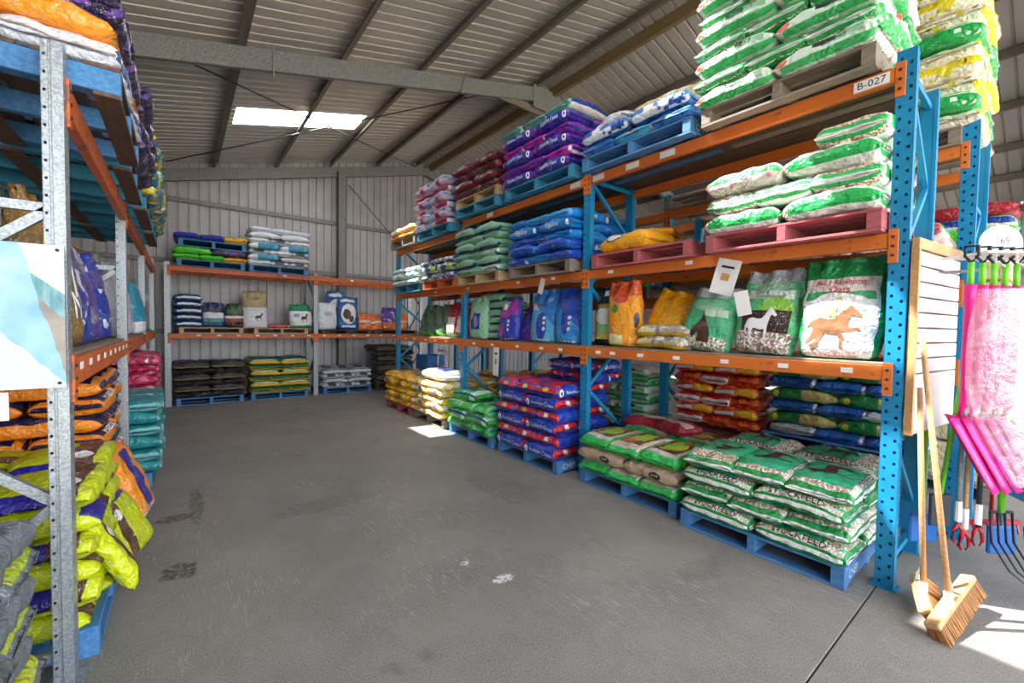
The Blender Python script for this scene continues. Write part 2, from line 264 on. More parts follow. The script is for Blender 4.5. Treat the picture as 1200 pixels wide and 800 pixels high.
 'coolbrown': paint('green_feed_sack_with_brown_horse', '#43b37c', [('rect', .84, 1.01, -.1, 1.1, '#b4bcc2'), ('ell', .72, .5, .1, .15, '#79d09e'), ('rect', .56, .66, .48, .66, '#cfe6d2'), ('speck', .04, .27, .3, .7, ('#efe9df', '#b9b89a', '#6f7a56'), 60)] + [('rect', .0, .04, -.1, 1.1, '#26463a')]),
 'blackgold': paint('black_and_gold_sack', '#1d1c20', [('wavy', .58, '#3a3a44', 5, 9), ('rect', -1, 0, .775, .81, '#b8935c'), ('wavy', .68, '#9a958f', 8, 12)]),
 'yelgreen': paint('yellow_and_green_sack', '#e5b320', [('rect', -1, 0, .3, .7, '#1c6a35'), ('rect', -1, 0, .685, .735, '#1c6a35'), ('rect', .15, .85, .695, .72, '#dfe8dc'), ('wavy', .66, '#b5552a', 5, 9)]),
 'whitegrey': paint('white_and_grey_sack', '#c9ced4', [('rect', -1, 0, .4, .6, '#55585e'), ('wavy', .64, '#30323a', 5, 9), ('rect', -1, 0, .685, .72, '#3b3a3c')]),
 'darkbrown': paint('dark_brown_sack', '#2c2a26', [('wavy', .56, '#5c4a30', 5, 9), ('rect', -1, 0, .77, .81, '#8f7a52')]),
 'navy': paint('navy_blue_sack', '#1c3f74', [('wavy', .6, '#16294f', 5, 9), ('rect', .2, .9, .72, .76, '#d6e2ea')]),
 'navywhite': paint('navy_and_white_sack', '#1f4a86', [('rect', .55, .95, .3, .7, '#3b3450'), ('rect', .42, .62, .32, .68, '#dfe1ea'), ('rect', .30, .42, .32, .68, '#3a8f86')]),
 'darkgreenred': paint('black_red_and_green_sack', '#2a2422', [('rect', .6, .9, .34, .66, '#2f6a3c'), ('wavy', .64, '#a83428', 6, 9), ('rect', .42, .52, .3, .7, '#e0d8d8'), ('rect', .3, .4, .3, .7, '#8a3a34')]),
 'tallburlap': paint('brown_and_white_hessian_sack', '#ab936c', [('rect', .08, .58, .25, .75, '#dadbe4'), ('rect', .0, .08, -.1, 1.1, '#a08a62')] + [('ell', .8, .5, .05, .08, '#8b774c')]),
 'greenwhite': paint('green_topped_white_sack', '#e6e8ea', [('rect', .72, 1.01, -.1, 1.1, '#178a5a'), ('rect', .0, .2, -.1, 1.1, '#1ba069')] + [('rect', .5, .62, .36, .46, '#9a9ab4')]),
 'plainwhite': paint('plain_white_sack', '#dfe3ec', [('ell', .6, .5, .08, .1, '#b3bccb')]),
 'bluehorse': paint('deep_blue_sack_with_horse_oval', '#1d5a9e', [('ell', .52, .5, .28, .15, '#e9e8ea'), ('rect', .85, .93, .34, .66, '#dfe8f0')] + [('ell', .5, .46, .14, .08, '#4a3428'), ('ell', .38, .55, .09, .05, '#4a3428'), ('rect', .14, .2, .36, .64, '#cfe0f0')]),
 'orangered': paint('orange_and_red_snack_sack', '#e0622a', [('wavy', .5, '#f0953c', 6, 9), ('wavy', .62, '#c03038', 6, 9), ('rect', .5, .6, .3, .7, '#e8dcd8')]),
 'violet': paint('violet_and_orange_sack', '#5b35a6', [('rect', .0, .4, -.1, 1.1, '#e0702a'), ('wavy', .6, '#d8d0e8', 7, 9)]),
 'limegreen': paint('lime_green_sack', '#4fcb25', [('wavy', .6, '#6ade3c', 4, 6)]),
 'blueyellow': paint('yellow_and_red_dotted_sack', '#f0b52a', [('wavy', .6, '#d0442a', 8, 12)]),
 'bluedark': paint('deep_blue_violet_sack', '#2838b0', [('wavy', .6, '#3c2a86', 4, 6)]),
 'teal': paint('teal_sack_with_white_print', '#17858c', [('rect', .5, .75, .4, .62, '#e6efef'), ('wavy', .6, '#1fa0a0', 4, 7), ('rect', .0, .06, -.1, 1.1, '#7cc0c0'), ('ell', .2, .75, .08, .04, '#dfeaea')]),
 'pinkred': paint('crimson_and_white_sack', '#b51e4a', [('wavy', .52, '#e86a8c', 6, 9), ('wavy', .63, '#f0dfe4', 7, 9), ('wavy', .68, '#2a2456', 7, 10)]),
 'orangenavy': paint('orange_and_navy_sack', '#ee8a1c', [('rect', -1, 0, .3, .7, '#1f1c48'), ('rect', -1, 0, .685, .71, '#1f1c48'), ('rect', .05, .12, .2, .8, '#ee8a1c'), ('rect', -1, 0, .18, .30, '#ee8a1c')]),
 'orangepurple': paint('orange_sack_with_purple_panel', '#ef9020', [('rect', .15, .85, .42, .60, '#2d2394'), ('wavy', .62, '#e7a34a', 4, 7), ('rect', .86, .96, .3, .7, '#d8d3dc')]),
 'limebrown': paint('lime_and_brown_sack', '#c9d41b', [('rect', -1, 0, .55, .66, '#5d3a30'), ('ell', .3, .6, .07, .05, '#f0ecec'), ('rect', .0, .14, .3, .55, '#2c2590'), ('wavy', .68, '#ecf06a', 5, 8)]),
 'greylime': paint('grey_and_lime_sack', '#6c7278', [('rect', .7, .96, .33, .67, '#b9c41e'), ('rect', .0, .6, .35, .65, '#5a5f66'), ('wavy', .66, '#868c94', 4, 6), ('ell', .5, .5, .1, .18, '#4e545c')]),
 'gain': paint('brown_gold_sack', '#8a6a34', [('rect', -1, 0, .685, 1.1, '#2a3a92'), ('rect', .0, .14, .3, .7, '#6f5428'), ('wavy', .66, '#b08a3c', 8, 12), ('rect', -1, 0, .66, .685, '#e9e3da')]),
 'bluest': paint('blue_and_white_standing_sack', '#2b3f9e', [('wavy', .58, '#e4e4f0', 6, 9), ('rect', .6, .8, .3, .7, '#4a3c86')]),
 'purplest': paint('violet_grey_standing_sack', '#5b4390', [('wavy', .56, '#8c86a0', 5, 8), ('rect', .75, 1.01, .3, .7, '#a9a5b4')]),
 'whitepink': paint('white_and_pink_standing_sack', '#d9d4e0', [('rect', -1, 0, .56, .66, '#d62a96'), ('wavy', .64, '#9a8fb0', 6, 9)]),
 'tealwhite': paint('teal_and_white_standing_sack', '#2e93b8', [('rect', .0, .3, -.1, 1.1, '#e6ecf0'), ('wavy', .64, '#6fc0d6', 4, 6)]),
 'darkmix': paint('dark_purple_and_silver_sack', '#2b2140', [('wavy', .55, '#6a4c96', 6, 10), ('wavy', .63, '#d8d2e0', 9, 14)]),
 'yelblue': paint('yellow_and_blue_sack', '#2a8fbe', [('wavy', .52, '#e3cf2a', 4, 6), ('wavy', .63, '#eef0f0', 6, 8), ('wavy', .68, '#b02838', 5, 8)]),
 'whiteblue': paint('white_sack_with_blue_border', '#dfe3ee', [('rect', .05, .98, .71, .78, '#3d5688'), ('rect', .7, .9, .66, .72, '#8a5a3a'), ('wavy', .66, '#9fb0cc', 5, 8)]),
 'orangeplain': paint('plain_orange_sack', '#f0951e', [('wavy', .62, '#f7b04a', 4, 6), ('rect', -1, 0, .3, .5, '#3b2a86')]),
 'limeblue': paint('navy_white_and_lime_sack', '#dfe4ea', [('wavy', .48, '#2a3a86', 5, 8), ('wavy', .58, '#b4d42e', 4, 6), ('wavy', .68, '#2f9c5a', 6, 8)]),
 'whiteaqua': paint('white_and_aqua_sack', '#eaf0ee', [('wavy', .52, '#7cc3bc', 5, 8), ('wavy', .66, '#e6d79a', 5, 8)]),
 'lightyellow': paint('pale_yellow_and_orange_sack', '#f2d25c', [('wavy', .5, '#f5ead2', 4, 7), ('rect', .0, .2, -.1, 1.1, '#ee9a26')]),
 'bigwhite': paint('white_wheat_sack_with_navy_label', '#eeedee', [('rect', .2, .8, .40, .62, '#26347c'), ('wavy', .7, '#d0ccd8', 4, 6)]),
 'greentan': paint('green_tan_and_blue_sack', '#1f7a3c', [('rect', -1, 0, .36, .64, '#b9a25a'), ('rect', .5, 1.01, .69, .81, '#b7a365'), ('rect', .0, .12, -.1, 1.1, '#30a54e'), ('ell', .15, .75, .04, .04, '#e3c83a')]),
 'bluetan': paint('blue_and_silver_sack', '#2a63b8', [('rect', .0, .35, .69, .81, '#b9bcc4'), ('rect', -1, 0, .74, .76, '#d4dbe6'), ('rect', .9, 1.01, -.1, 1.1, '#c9ccd0')]),
 'fire': paint('red_orange_and_yellow_sack', '#c92a1e', [('wavy', .52, '#ee7a22', 5, 8), ('rect', .55, 1.01, .71, .79, '#e6b82c'), ('rect', .1, .5, .74, .78, '#c9ccd4'), ('rect', .0, .06, -.1, 1.1, '#e6e0e0')]),
 'redwhite': paint('red_and_white_sack', '#b6242e', [('rect', .2, .6, .36, .64, '#f5efec'), ('rect', .0, .18, .3, .7, '#6fae62'), ('wavy', .64, '#d3d8d4', 6, 9)]),
 'redflat': paint('dark_red_sack', '#a51f33', [('rect', .1, .9, .42, .58, '#d9bcae')]),
 'greengrey': paint('grey_green_standing_sack', '#5f8a6c', [('wavy', .55, '#2f4a3c', 5, 8), ('rect', .0, .2, -.1, 1.1, '#6fc22c'), ('wavy', .66, '#c2ccc6', 6, 9)]),
 'lightblue': paint('pale_and_bright_blue_sack', '#58b6e4', [('rect', .62, .8, .34, .66, '#dbe9f2'), ('rect', .82, 1.01, -.1, 1.1, '#9cc4dc'), ('tri', .9, 1, 1.02, '#2f7fd0'), ('ell', .34, .52, .24, .08, '#2148b4'), ('rect', .08, .13, .36, .66, '#cfe6f4'), ('rect', .2, .24, .34, .40, '#e2543a')] + [('ell', .1, .37 + .065 * i_, .022, .022, '#e8f2fa') for i_ in range(5)] + [('ell', .3 + .09 * i_, .56, .03, .025, '#dfeaf6') for i_ in range(3)]),
 'brightblue': paint('bright_and_royal_blue_sack', '#2a8fdc', [('rect', .68, .78, .38, .62, '#dbe9f2'), ('tri', .9, 1, .98, '#2450c4'), ('ell', .44, .5, .22, .07, '#1c3cae')] + [('ell', .1, .37 + .065 * i_, .022, .022, '#e8f2fa') for i_ in range(5)] + [('ell', .3 + .09 * i_, .56, .03, .025, '#dfeaf6') for i_ in range(3)]),
 'sagest': paint('sage_sack_with_navy_panel', '#90c6a2', [('rect', .28, .62, .37, .60, '#1f2c94'), ('ell', .45, .5, .12, .05, '#8f8bd6'), ('ell', .6, .38, .12, .07, '#90c6a2'), ('rect', .0, .1, .34, .66, '#cfe6c8')]),
 'purplest2': paint('purple_white_and_blue_sack', '#2b3fb4', [('rect', .72, .94, .3, .48, '#eceaf4'), ('rect', .62, .98, .48, .7, '#a52fb0'), ('ell', .62, .45, .06, .12, '#c33ab0'), ('ell', .3, .4, .16, .04, '#c33ab0')] + [('ell', .1, .37 + .065 * i_, .022, .022, '#e8f2fa') for i_ in range(5)] + [('ell', .3 + .09 * i_, .56, .03, .025, '#dfeaf6') for i_ in range(3)]),
 'graysheet': paint('grey_mottled_sack', '#9b9aa0', [('wavy', .55, '#c9c7c4', 5, 8)]),
}
# ------------------------------------------------------------------ mesh helpers
def link(name, me, parent=None, loc=None, rot=None, mat=None):
    o = bpy.data.objects.new(name, me); COL.objects.link(o)
    if parent is not None: o.parent = parent
    if loc is not None: o.location = loc
    if rot is not None: o.rotation_euler = rot
    return o
def empty(name, loc=(0, 0, 0), rz=0.0, label=None, cat=None, group=None, kind=None, rot=None):
    o = bpy.data.objects.new(name, None); COL.objects.link(o); o.location = loc; o.empty_display_size = .1
    o.rotation_euler = rot if rot else (0, 0, rz)
    return tag(o, label, cat, group, kind)
def tag(o, label=None, cat=None, group=None, kind=None):
    if label: o['label'] = label
    if cat: o['category'] = cat
    if group: o['group'] = group
    if kind: o['kind'] = kind
    return o
class MB:
    def __init__(s): s.v = []; s.f = []
    def box(s, a, b, taper=None):
        n = len(s.v); (x0, y0, z0), (x1, y1, z1) = a, b
        s.v += [(x0, y0, z0), (x1, y0, z0), (x1, y1, z0), (x0, y1, z0), (x0, y0, z1), (x1, y0, z1), (x1, y1, z1), (x0, y1, z1)]
        s.f += [tuple(n + i for i in q) for q in ((0, 3, 2, 1), (4, 5, 6, 7), (0, 1, 5, 4), (1, 2, 6, 5), (2, 3, 7, 6), (3, 0, 4, 7))]; return s
    def bar(s, p, q, w, h, up=(0, 0, 1)):
        p, q = Vector(p), Vector(q); d = (q - p).normalized(); u = Vector(up)
        if abs(d.dot(u)) > .98: u = Vector((1, 0, 0))
        r = d.cross(u).normalized(); u = r.cross(d).normalized(); n = len(s.v)
        for c in (p, q):
            for a, b in ((-1, -1), (1, -1), (1, 1), (-1, 1)): s.v.append(tuple(c + r * a * w / 2 + u * b * h / 2))
        s.f += [tuple(n + i for i in k) for k in ((0, 1, 2, 3), (7, 6, 5, 4), (0, 4, 5, 1), (1, 5, 6, 2), (2, 6, 7, 3), (3, 7, 4, 0))]; return s
    def tube(s, pts, rad, n=8, cap=True):
        pts = [Vector(p) for p in pts]; rs = rad if isinstance(rad, (list, tuple)) else [rad] * len(pts); b0 = len(s.v)
        for i, p in enumerate(pts):
            d = ((pts[min(i + 1, len(pts) - 1)]) - (pts[max(i - 1, 0)])).normalized()
            u = Vector((0, 0, 1)) if abs(d.z) < .95 else Vector((1, 0, 0)); r = d.cross(u).normalized(); u = r.cross(d)
            for k in range(n):
                t = 2 * PI * k / n; s.v.append(tuple(p + (r * math.cos(t) + u * math.sin(t)) * rs[i]))
        for i in range(len(pts) - 1):
            for k in range(n):
                a = b0 + i * n + k; b = b0 + i * n + (k + 1) % n; s.f.append((a, b, b + n, a + n))
        if cap:
            s.f.append(tuple(b0 + k for k in range(n))[::-1]); s.f.append(tuple(b0 + (len(pts) - 1) * n + k for k in range(n)))
        return s
    def me(s, name, mat, smooth=False):
        me = bpy.data.meshes.new(name); me.from_pydata(s.v, [], s.f); me.update()
        if mat is not None: me.materials.append(mat)
        if smooth: me.polygons.foreach_set('use_smooth', [True] * len(me.polygons))
        return me
def bevel_mesh(me, w=.004, seg=1):
    bm = bmesh.new(); bm.from_mesh(me); bmesh.ops.recalc_face_normals(bm, faces=bm.faces)
    bmesh.ops.bevel(bm, geom=list(bm.edges), offset=w, segments=seg, affect='EDGES', profile=.5)
    bm.to_mesh(me); bm.free(); return me
_bc = {}
def boxme(sx, sy, sz, mat, bev=.004, name='box_mesh'):
    """box from x,y centred, z from 0"""
    k = (round(sx, 4), round(sy, 4), round(sz, 4), mat.name, bev)
    if k not in _bc:
        me = MB().box((-sx/2, -sy/2, 0), (sx/2, sy/2, sz)).me(name, mat)
        if bev: bevel_mesh(me, bev)
        _bc[k] = me
    return _bc[k]
# ------------------------------------------------------------------ bags
NU, NV = 30, 28
def section(W, H, n=2.6):
    pts = []; N = 200
    for i in range(N + 1):
        t = -PI / 2 + 2 * PI * i / N
        c, s = math.cos(t), math.sin(t)
        pts.append((W/2 * math.copysign(abs(c) ** (2/n), c), H/2 * math.copysign(abs(s) ** (2/n), s)))
    L = [0]
    for i in range(N): L.append(L[-1] + math.dist(pts[i], pts[i+1]))
    out = []; j = 0
    for k in range(NV):
        d = L[-1] * k / NV
        while L[j+1] < d: j += 1
        f = (d - L[j]) / max(1e-9, L[j+1] - L[j]); out.append((pts[j][0] + f * (pts[j+1][0] - pts[j][0]), pts[j][1] + f * (pts[j+1][1] - pts[j][1])))
    return out
def bag_grid(L, W, H, var, stand):
    sec = section(W, H, 3.6 if not stand else 2.5); rnd = random.Random(var * 77 + int(L * 1000)); sd = Vector((rnd.uniform(0, 50), rnd.uniform(0, 50), rnd.uniform(0, 50)))
    prof = []; N = 160
    for i in range(N + 1):
        x = i / N
        if stand:
            h = (1 - max(0, 1 - x / .1) ** 2.4) ** .5 if x < .1 else 1
            h *= 1 - .05 * max(0, .3 - x) / .3
            if x > .5: h *= 1 - .84 * ((x - .5) / .45) ** 2.2 if x < .95 else .16
            h = max(h, .06); wd = (.90 + .10 * min(1, x / .3)) * (1 - .09 * max(0, x - .5) / .5)
            if x < .02: wd *= .93
        else:
            t = abs(2 * x - 1); tt = min(1, t / .975)
            h = max(.09, (1 - tt ** 7.5) ** .5 if tt < 1 else .0); wd = 1 - .07 * tt ** 8 + (.03 if t > .975 else 0)
        prof.append((x, h, wd))
    LL = [0]
    for i in range(N): LL.append(LL[-1] + math.hypot(L / N, (prof[i+1][1] - prof[i][1]) * H / 2))
    rows = []; j = 0
    bend = rnd.uniform(-.012, .012)
    tw = rnd.uniform(-.01, .01)
    for k in range(NU + 1):
        d = LL[-1] * k / NU
        while j < N - 1 and LL[j+1] < d: j += 1
        f = (d - LL[j]) / max(1e-9, LL[j+1] - LL[j]); x, h, wd = [prof[j][q] + f * (prof[j+1][q] - prof[j][q]) for q in range(3)]
        row = []; t = 2 * x - 1
        zc = H / 2 * (1 - .12 * (abs(t) ** 4 if not stand else 0))
        for (y, z) in sec:
            px, py, pz = (x - .5) * L, y * wd, zc + z * h
            p = Vector((px, py, pz)); amp = min(1, h * 1.8)
            nz = noise.noise(p * 5 + sd) * .014 + noise.noise(p * 13 + sd) * .010 + (.5 - abs(noise.noise(p * 8 + sd * 2))) * .016 * amp - abs(noise.noise(Vector((p.x * 16, p.y * 7, p.z * 7)) + sd)) * .012 * abs(t) ** 2
            nx = noise.noise(p * 6 + sd + Vector((9, 3, 1))) * .012
            if stand and x > .7:
                cr = (x - .7) / .3; nz += cr * .035 * math.sin(py * 38 + sd.x) + cr * .03 * noise.noise(Vector((py * 7, px * 5, sd.y))); px += cr * .03 * noise.noise(Vector((py * 9, sd.z, 0)))
            dirz = 1 if z >= 0 else -.6
            pz += nz * (dirz if abs(z) > H * .1 else .3) ; py += nz * (1 if y > 0 else -1) * (1 if abs(y) > W * .3 else 0) * .8 + tw * t; px += nx * .7
            if not stand:
                pz += bend * (1 - t * t) - .012 * abs(t) ** 2
                if z < 0: pz = max(pz, -.006 + .004 * noise.noise(p * 10))
            row.append(Vector((px, py, pz)))
        rows.append(row)
    return rows
_grids = {}
def grid(L, W, H, var, stand):
    k = (L, W, H, var, stand)
    if k not in _grids: _grids[k] = bag_grid(*k)
    return _grids[k]
_bags = {}
def bag_mesh(kind, L, W, H, var, stand=False):
    k = (kind, L, W, H, var, stand)
    if k in _bags: return _bags[k]
    g = grid(L, W, H, var, stand); vs = [tuple(p) for r in g for p in r]; fs = []; uvs = []
    for i in range(NU):
        for j in range(NV):
            j2 = (j + 1) % NV; fs.append((i*NV+j, i*NV+j2, (i+1)*NV+j2, (i+1)*NV+j))
            uvs += [(i/NU, j/NV), (i/NU, (j+1)/NV), ((i+1)/NU, (j+1)/NV), ((i+1)/NU, j/NV)]
    n0 = len(vs); fs.append(tuple(range(NV))); uvs += [(0, j/NV) for j in range(NV)]
    fs.append(tuple(range(NU*NV, NU*NV+NV))[::-1]); uvs += [(1, (NV-1-j)/NV) for j in range(NV)]
    me = bpy.data.meshes.new('sack'); me.from_pydata(vs, [], [f[::-1] for f in fs]); ul = me.uv_layers.new(name='uv')
    flat = []; p = 0
    for f in fs:
        seg = uvs[p:p+len(f)][::-1]; p += len(f)
        for q in seg: flat += [q[0], q[1]]
    ul.data.foreach_set('uv', flat); me.materials.append(K[kind]); me.update()
    me.polygons.foreach_set('use_smooth', [True] * len(me.polygons))
    _bags[k] = me; return me
_txt = {}
def text_tris(s):
    if s in _txt: return _txt[s]
    cu = bpy.data.curves.new('lettering', 'FONT'); cu.body = s; cu.size = 1; cu.resolution_u = 2; cu.align_x = 'CENTER'; cu.align_y = 'CENTER'
    o = bpy.data.objects.new('lettering_source', cu); COL.objects.link(o)
    dg = bpy.context.evaluated_depsgraph_get(); dg.update(); me = bpy.data.meshes.new_from_object(o.evaluated_get(dg)); COL.objects.unlink(o); bpy.data.objects.remove(o)
    bm = bmesh.new(); bm.from_mesh(me); bmesh.ops.triangulate(bm, faces=bm.faces)
    for _ in range(2):
        es = [e for e in bm.edges if e.calc_length() > .45]
        if es: bmesh.ops.subdivide_edges(bm, edges=es, cuts=1); bmesh.ops.triangulate(bm, faces=bm.faces)
    vs = [v.co.copy() for v in bm.verts]; bm.verts.index_update(); fs = [tuple(v.index for v in f.verts) for f in bm.faces]
    wdt = max(v.x for v in vs) - min(v.x for v in vs); bm.free(); _txt[s] = (vs, fs, wdt); return _txt[s]
HORSE = [(.02,.30),(.05,.45),(.08,.58),(.13,.66),(.25,.70),(.40,.67),(.52,.69),(.60,.78),(.66,.89),(.72,.965),(.745,1.0),(.775,.95),(.84,.88),(.91,.80),(.90,.755),(.86,.745),(.79,.79),(.75,.74),(.72,.64),(.70,.55),(.69,.45),(.70,.30),(.69,.10),(.72,.02),(.66,.02),(.645,.12),(.64,.30),(.61,.42),(.50,.39),(.36,.42),(.30,.40),(.27,.28),(.29,.14),(.28,.02),(.22,.02),(.225,.13),(.20,.26),(.17,.38),(.12,.42),(.09,.36),(.06,.26)]
GALLOP = [(.0,.52),(.06,.62),(.13,.66),(.25,.70),(.40,.66),(.52,.69),(.62,.78),(.72,.88),(.78,.95),(.81,.90),(.90,.82),(.97,.74),(.95,.70),(.86,.74),(.80,.74),(.75,.64),(.72,.54),(.80,.50),(.93,.52),(.97,.46),(.94,.44),(.90,.47),(.80,.43),(.70,.42),(.64,.42),(.70,.30),(.66,.16),(.72,.13),(.70,.08),(.62,.12),(.62,.28),(.56,.38),(.45,.37),(.33,.40),(.28,.30),(.20,.16),(.10,.10),(.12,.04),(.04,.06),(.06,.15),(.15,.24),(.18,.34),(.10,.28),(.0,.20),(-.06,.20),(-.04,.26),(.04,.32),(.12,.46),(.08,.54)]
JOCKEY = [(.36,.68),(.34,.78),(.40,.90),(.50,.97),(.52,1.04),(.58,1.06),(.62,1.0),(.58,.94),(.62,.84),(.70,.80),(.62,.78),(.54,.82),(.50,.76),(.52,.66),(.48,.58),(.44,.60),(.46,.68)]
HEADP = [(.0,.0),(.05,.25),(.12,.45),(.22,.62),(.34,.80),(.40,.97),(.46,.84),(.58,.66),(.72,.44),(.84,.30),(.86,.20),(.76,.14),(.64,.24),(.52,.34),(.50,.20),(.56,.0)]
POLYS = {'@horse': HORSE, '@horse_left': [(1-x, y) for x, y in HORSE][::-1], '@gallop': GALLOP, '@jockey': JOCKEY, '@head': HEADP, '@head_left': [(1-x, y) for x, y in HEADP][::-1]}
def poly_tris(s):
    bm = bmesh.new(); vs = [bm.verts.new((x - .5, y - .5, 0)) for x, y in POLYS[s]]; bm.faces.new(vs); bmesh.ops.triangulate(bm, faces=bm.faces[:])
    for _ in range(3):
        es = [e for e in bm.edges if e.calc_length() > .09]
        if es: bmesh.ops.subdivide_edges(bm, edges=es, cuts=1); bmesh.ops.triangulate(bm, faces=bm.faces[:])
    bm.verts.index_update(); r = ([v.co.copy() for v in bm.verts], [tuple(v.index for v in f.verts) for f in bm.faces], 1.0); bm.free(); return r
_prints = {}
def print_mesh(s, key, u, v, width, mat, mode):
    """lettering wrapped on the sack surface. mode 'side': reads along +u, up = -v ; 'stand': reads along +v, up = +u"""
    kk = (s, key, u, v, width, mat.name, mode)
    if kk in _prints: return _prints[kk]
    L, W, H, var, stand = key; g = grid(*key); per = 2 * (W + H) * .93; vs, fs, wd = (poly_tris(s) if s[0] == '@' else text_tris(s)); k = width / wd; out = []
    for p in vs:
        a, b = p.x * k, p.y * k
        uu, vv = (u + a / (L * 1.08), v - b / per) if mode == 'side' else (u + b / (L * 1.04), v + a / per)
        i = min(max(uu, 0), .999) * NU; j = (vv % 1) * NV; i0, j0 = int(i), int(j); fi, fj = i - i0, j - j0; j1 = (j0 + 1) % NV; j0 %= NV
        A, B, C, D = g[i0][j0], g[i0+1][j0], g[i0+1][j1], g[i0][j1]
        q = A * (1-fi) * (1-fj) + B * fi * (1-fj) + C * fi * fj + D * (1-fi) * fj
        nn = (B - A + C - D).cross(D - A + C - B).normalized() * -1
        out.append(tuple(q + nn * -.0045 if nn.dot(q - Vector((q.x, 0, H/2))) < 0 else q + nn * .0045))
    me = bpy.data.meshes.new('print'); me.from_pydata(out, [], fs); me.materials.append(mat); me.update(); _prints[kk] = me; return me
PRINTS = {  # kind -> list of (text, u, v, width, material, mode)
 'blured': [('Southern Cross', .57, .755, .38, 'textwhite', 'side')],
 'stock': [('STOCKFEED', .5, .70, .34, 'black', 'side'), ('@horse_left', .5, .5, .3, 'hdark', 'side')],
 'tan': [('CHAFF', .62, .755, .07, 'textwhite', 'side')],
 'purple': [('Equine Feed', .48, .75, .30, 'textwhite', 'side')],
 'cyan': [('Equine', .5, .75, .22, 'textwhite', 'side')],
 'racehorse': [('@gallop', .34, .49, .36, 'hbrown', 'stand'), ('@jockey', .36, .49, .36, 'jockey', 'stand'), ('No.1 Racehorse', .755, .5, .33, 'red', 'stand'), ('Oats', .685, .5, .13, 'red', 'stand'), ('No.1 Racehorse Oats', .09, .5, .32, 'red', 'stand')],
 'coolgreen': [('@horse', .36, .48, .30, 'textwhite', 'stand'), ('Cool &', .72, .45, .13, 'textgreen', 'stand'), ('Conditioned', .67, .51, .24, 'textgreen', 'stand')],
 'coolbrown': [('@head_left', .40, .46, .26, 'hdark', 'stand'), ('Cool Command', .68, .5, .26, 'textwhite', 'stand')],
 'gain': [('G', .82, .5, .11, 'textwhite', 'stand'), ('A', .66, .5, .12, 'textwhite', 'stand'), ('I', .50, .5, .03, 'textwhite', 'stand'), ('N', .33, .5, .12, 'textwhite', 'stand')],
 'yelgreen': [('ORGANIC', .5, .708, .3, 'textwhite', 'side')],
 'tallburlap': [('@horse', .34, .56, .2, 'hdark', 'stand')],
 'greenwhite': [('@horse', .46, .56, .2, 'hdark', 'stand')],
 'bigwhite': [('Wheat Bran', .5, .6, .3, 'textwhite', 'side')],
 'whitepile': [('CLOVER', .6, .72, .16, 'textgreen', 'side')],
 'orangenavy': [('MIXED SEED', .5, .70, .3, 'textwhite', 'side')],
 'greylime': [('PL', .5, .5, .12, 'textwhite', 'stand')],
 'lightblue': [('equine', .72, .5, .2, 'textblue', 'stand')],
}
NAMEOF = {}  # names by guessed contents; every one is a feed sack
for k_, l_ in (('chaff_sack', 'stock oaten tan greenpile whitepile greentan bluetan greenlt sage sagest'), ('oats_sack', 'whitegreen pinkwhite racehorse'),
               ('seed_sack', 'orangenavy orangeplain orangest silver yel orangepurple yelblue fire yellowpile'), ('pet_food_sack', 'yellow orangey limebrown greylime darkmix pinkred blackgold yelgreen')):
    for q_ in l_.split(): NAMEOF[q_] = k_
BAGN = [0]; HEAP = []
STUFF = set()   # sacks buried in the piles
for q_ in '2 7 11 21-22 25-26 34 39 43 48 52 62 72-73 76-77 82 87-88 91-92 96-97 100 105 110-111 114-115 119-120 123-124 129 133-134 138 142 151-152 155 160 164 169 174-175 178-179 183-184 187-188 192-193 196-198 202-203 206-207 211-212 216-217 220-221 225-226 233 246 249-259 263-264 267-269 274-275 279-280 283-284 288-289 292-293 298-299 303-304 307-308 312-313 316-318 322-323 326-327 331-332 335-336 340-341 344-346 350-351 354-356 411 413 416 426 429 431-443 445-451 453 461-464 468-469 471 478-482 488-497 500 503-504 507 510-511 514 517-518 521 523-525 527 533-535 537-539 542-544 547-548 552-553 556 561-575 577-579 582-583 587 591-592 596 600-601 604-607 610-611 614-616 619-620 624-625 628-653 656-657 660-662 665 670-673 675-677 679-681 684-686 688-690 693-695 697-699 709 712 714-715 718-720 723-724 728-729 732-733 737-738 741-743 747-748 751-752 755-757 759-761 765-766 770-771 774-780 831-832 834 836 852 875-877 882 896-897 904'.split():
    a_ = q_.split('-'); STUFF.update(range(int(a_[0]), int(a_[-1]) + 1))
def bag(kind, loc, rz, L, W, H, var, label, group=None, stand=False, lean=.0, lettering=True, roll_=0, name='feed_sack', tiltx=0):
    me = bag_mesh(kind, L, W, H, var, stand)
    name = NAMEOF.get(kind, 'feed_sack')
    BAGN[0] += 1; stuff = (BAGN[0] - 1) in STUFF
    o = link(name, me); tag(o, label, 'feed sack', group)
    if stuff: HEAP.append(o); lettering = False
    if stand:   # long axis up, print faces local -Y of rz
        # bag axes: X->up, Z->-Y, Y->-X
        base = Matrix(((0, -1, 0), (0, 0, -1), (1, 0, 0))).to_4x4()
        rot = Matrix.Rotation(rz, 4, 'Z') @ Matrix.Rotation(-lean, 4, 'X') @ Matrix.Rotation(roll_, 4, 'Y') @ base
        off = rot @ Vector((-L/2, 0, H/2)); o.matrix_world = Matrix.Translation(Vector(loc) - off + Vector((0, 0, .0))) @ rot
    else:
        o.matrix_world = Matrix.Translation(loc) @ Matrix.Rotation(rz, 4, 'Z') @ Matrix.Rotation(roll_, 4, 'Y') @ Matrix.Rotation(tiltx, 4, 'X')
    if lettering and kind in PRINTS:
        for (s, u, v, wd, mt, md) in PRINTS[kind]:
            
            p = link('lettering' if s[0] != '@' else 'printed_picture', print_mesh(s, (L, W, H, var, stand), u, v, wd, M[mt], md), o)
    return o
ORD = ['bottom', 'second', 'third', 'fourth', 'fifth', 'sixth', 'seventh', 'eighth', 'ninth', 'tenth']
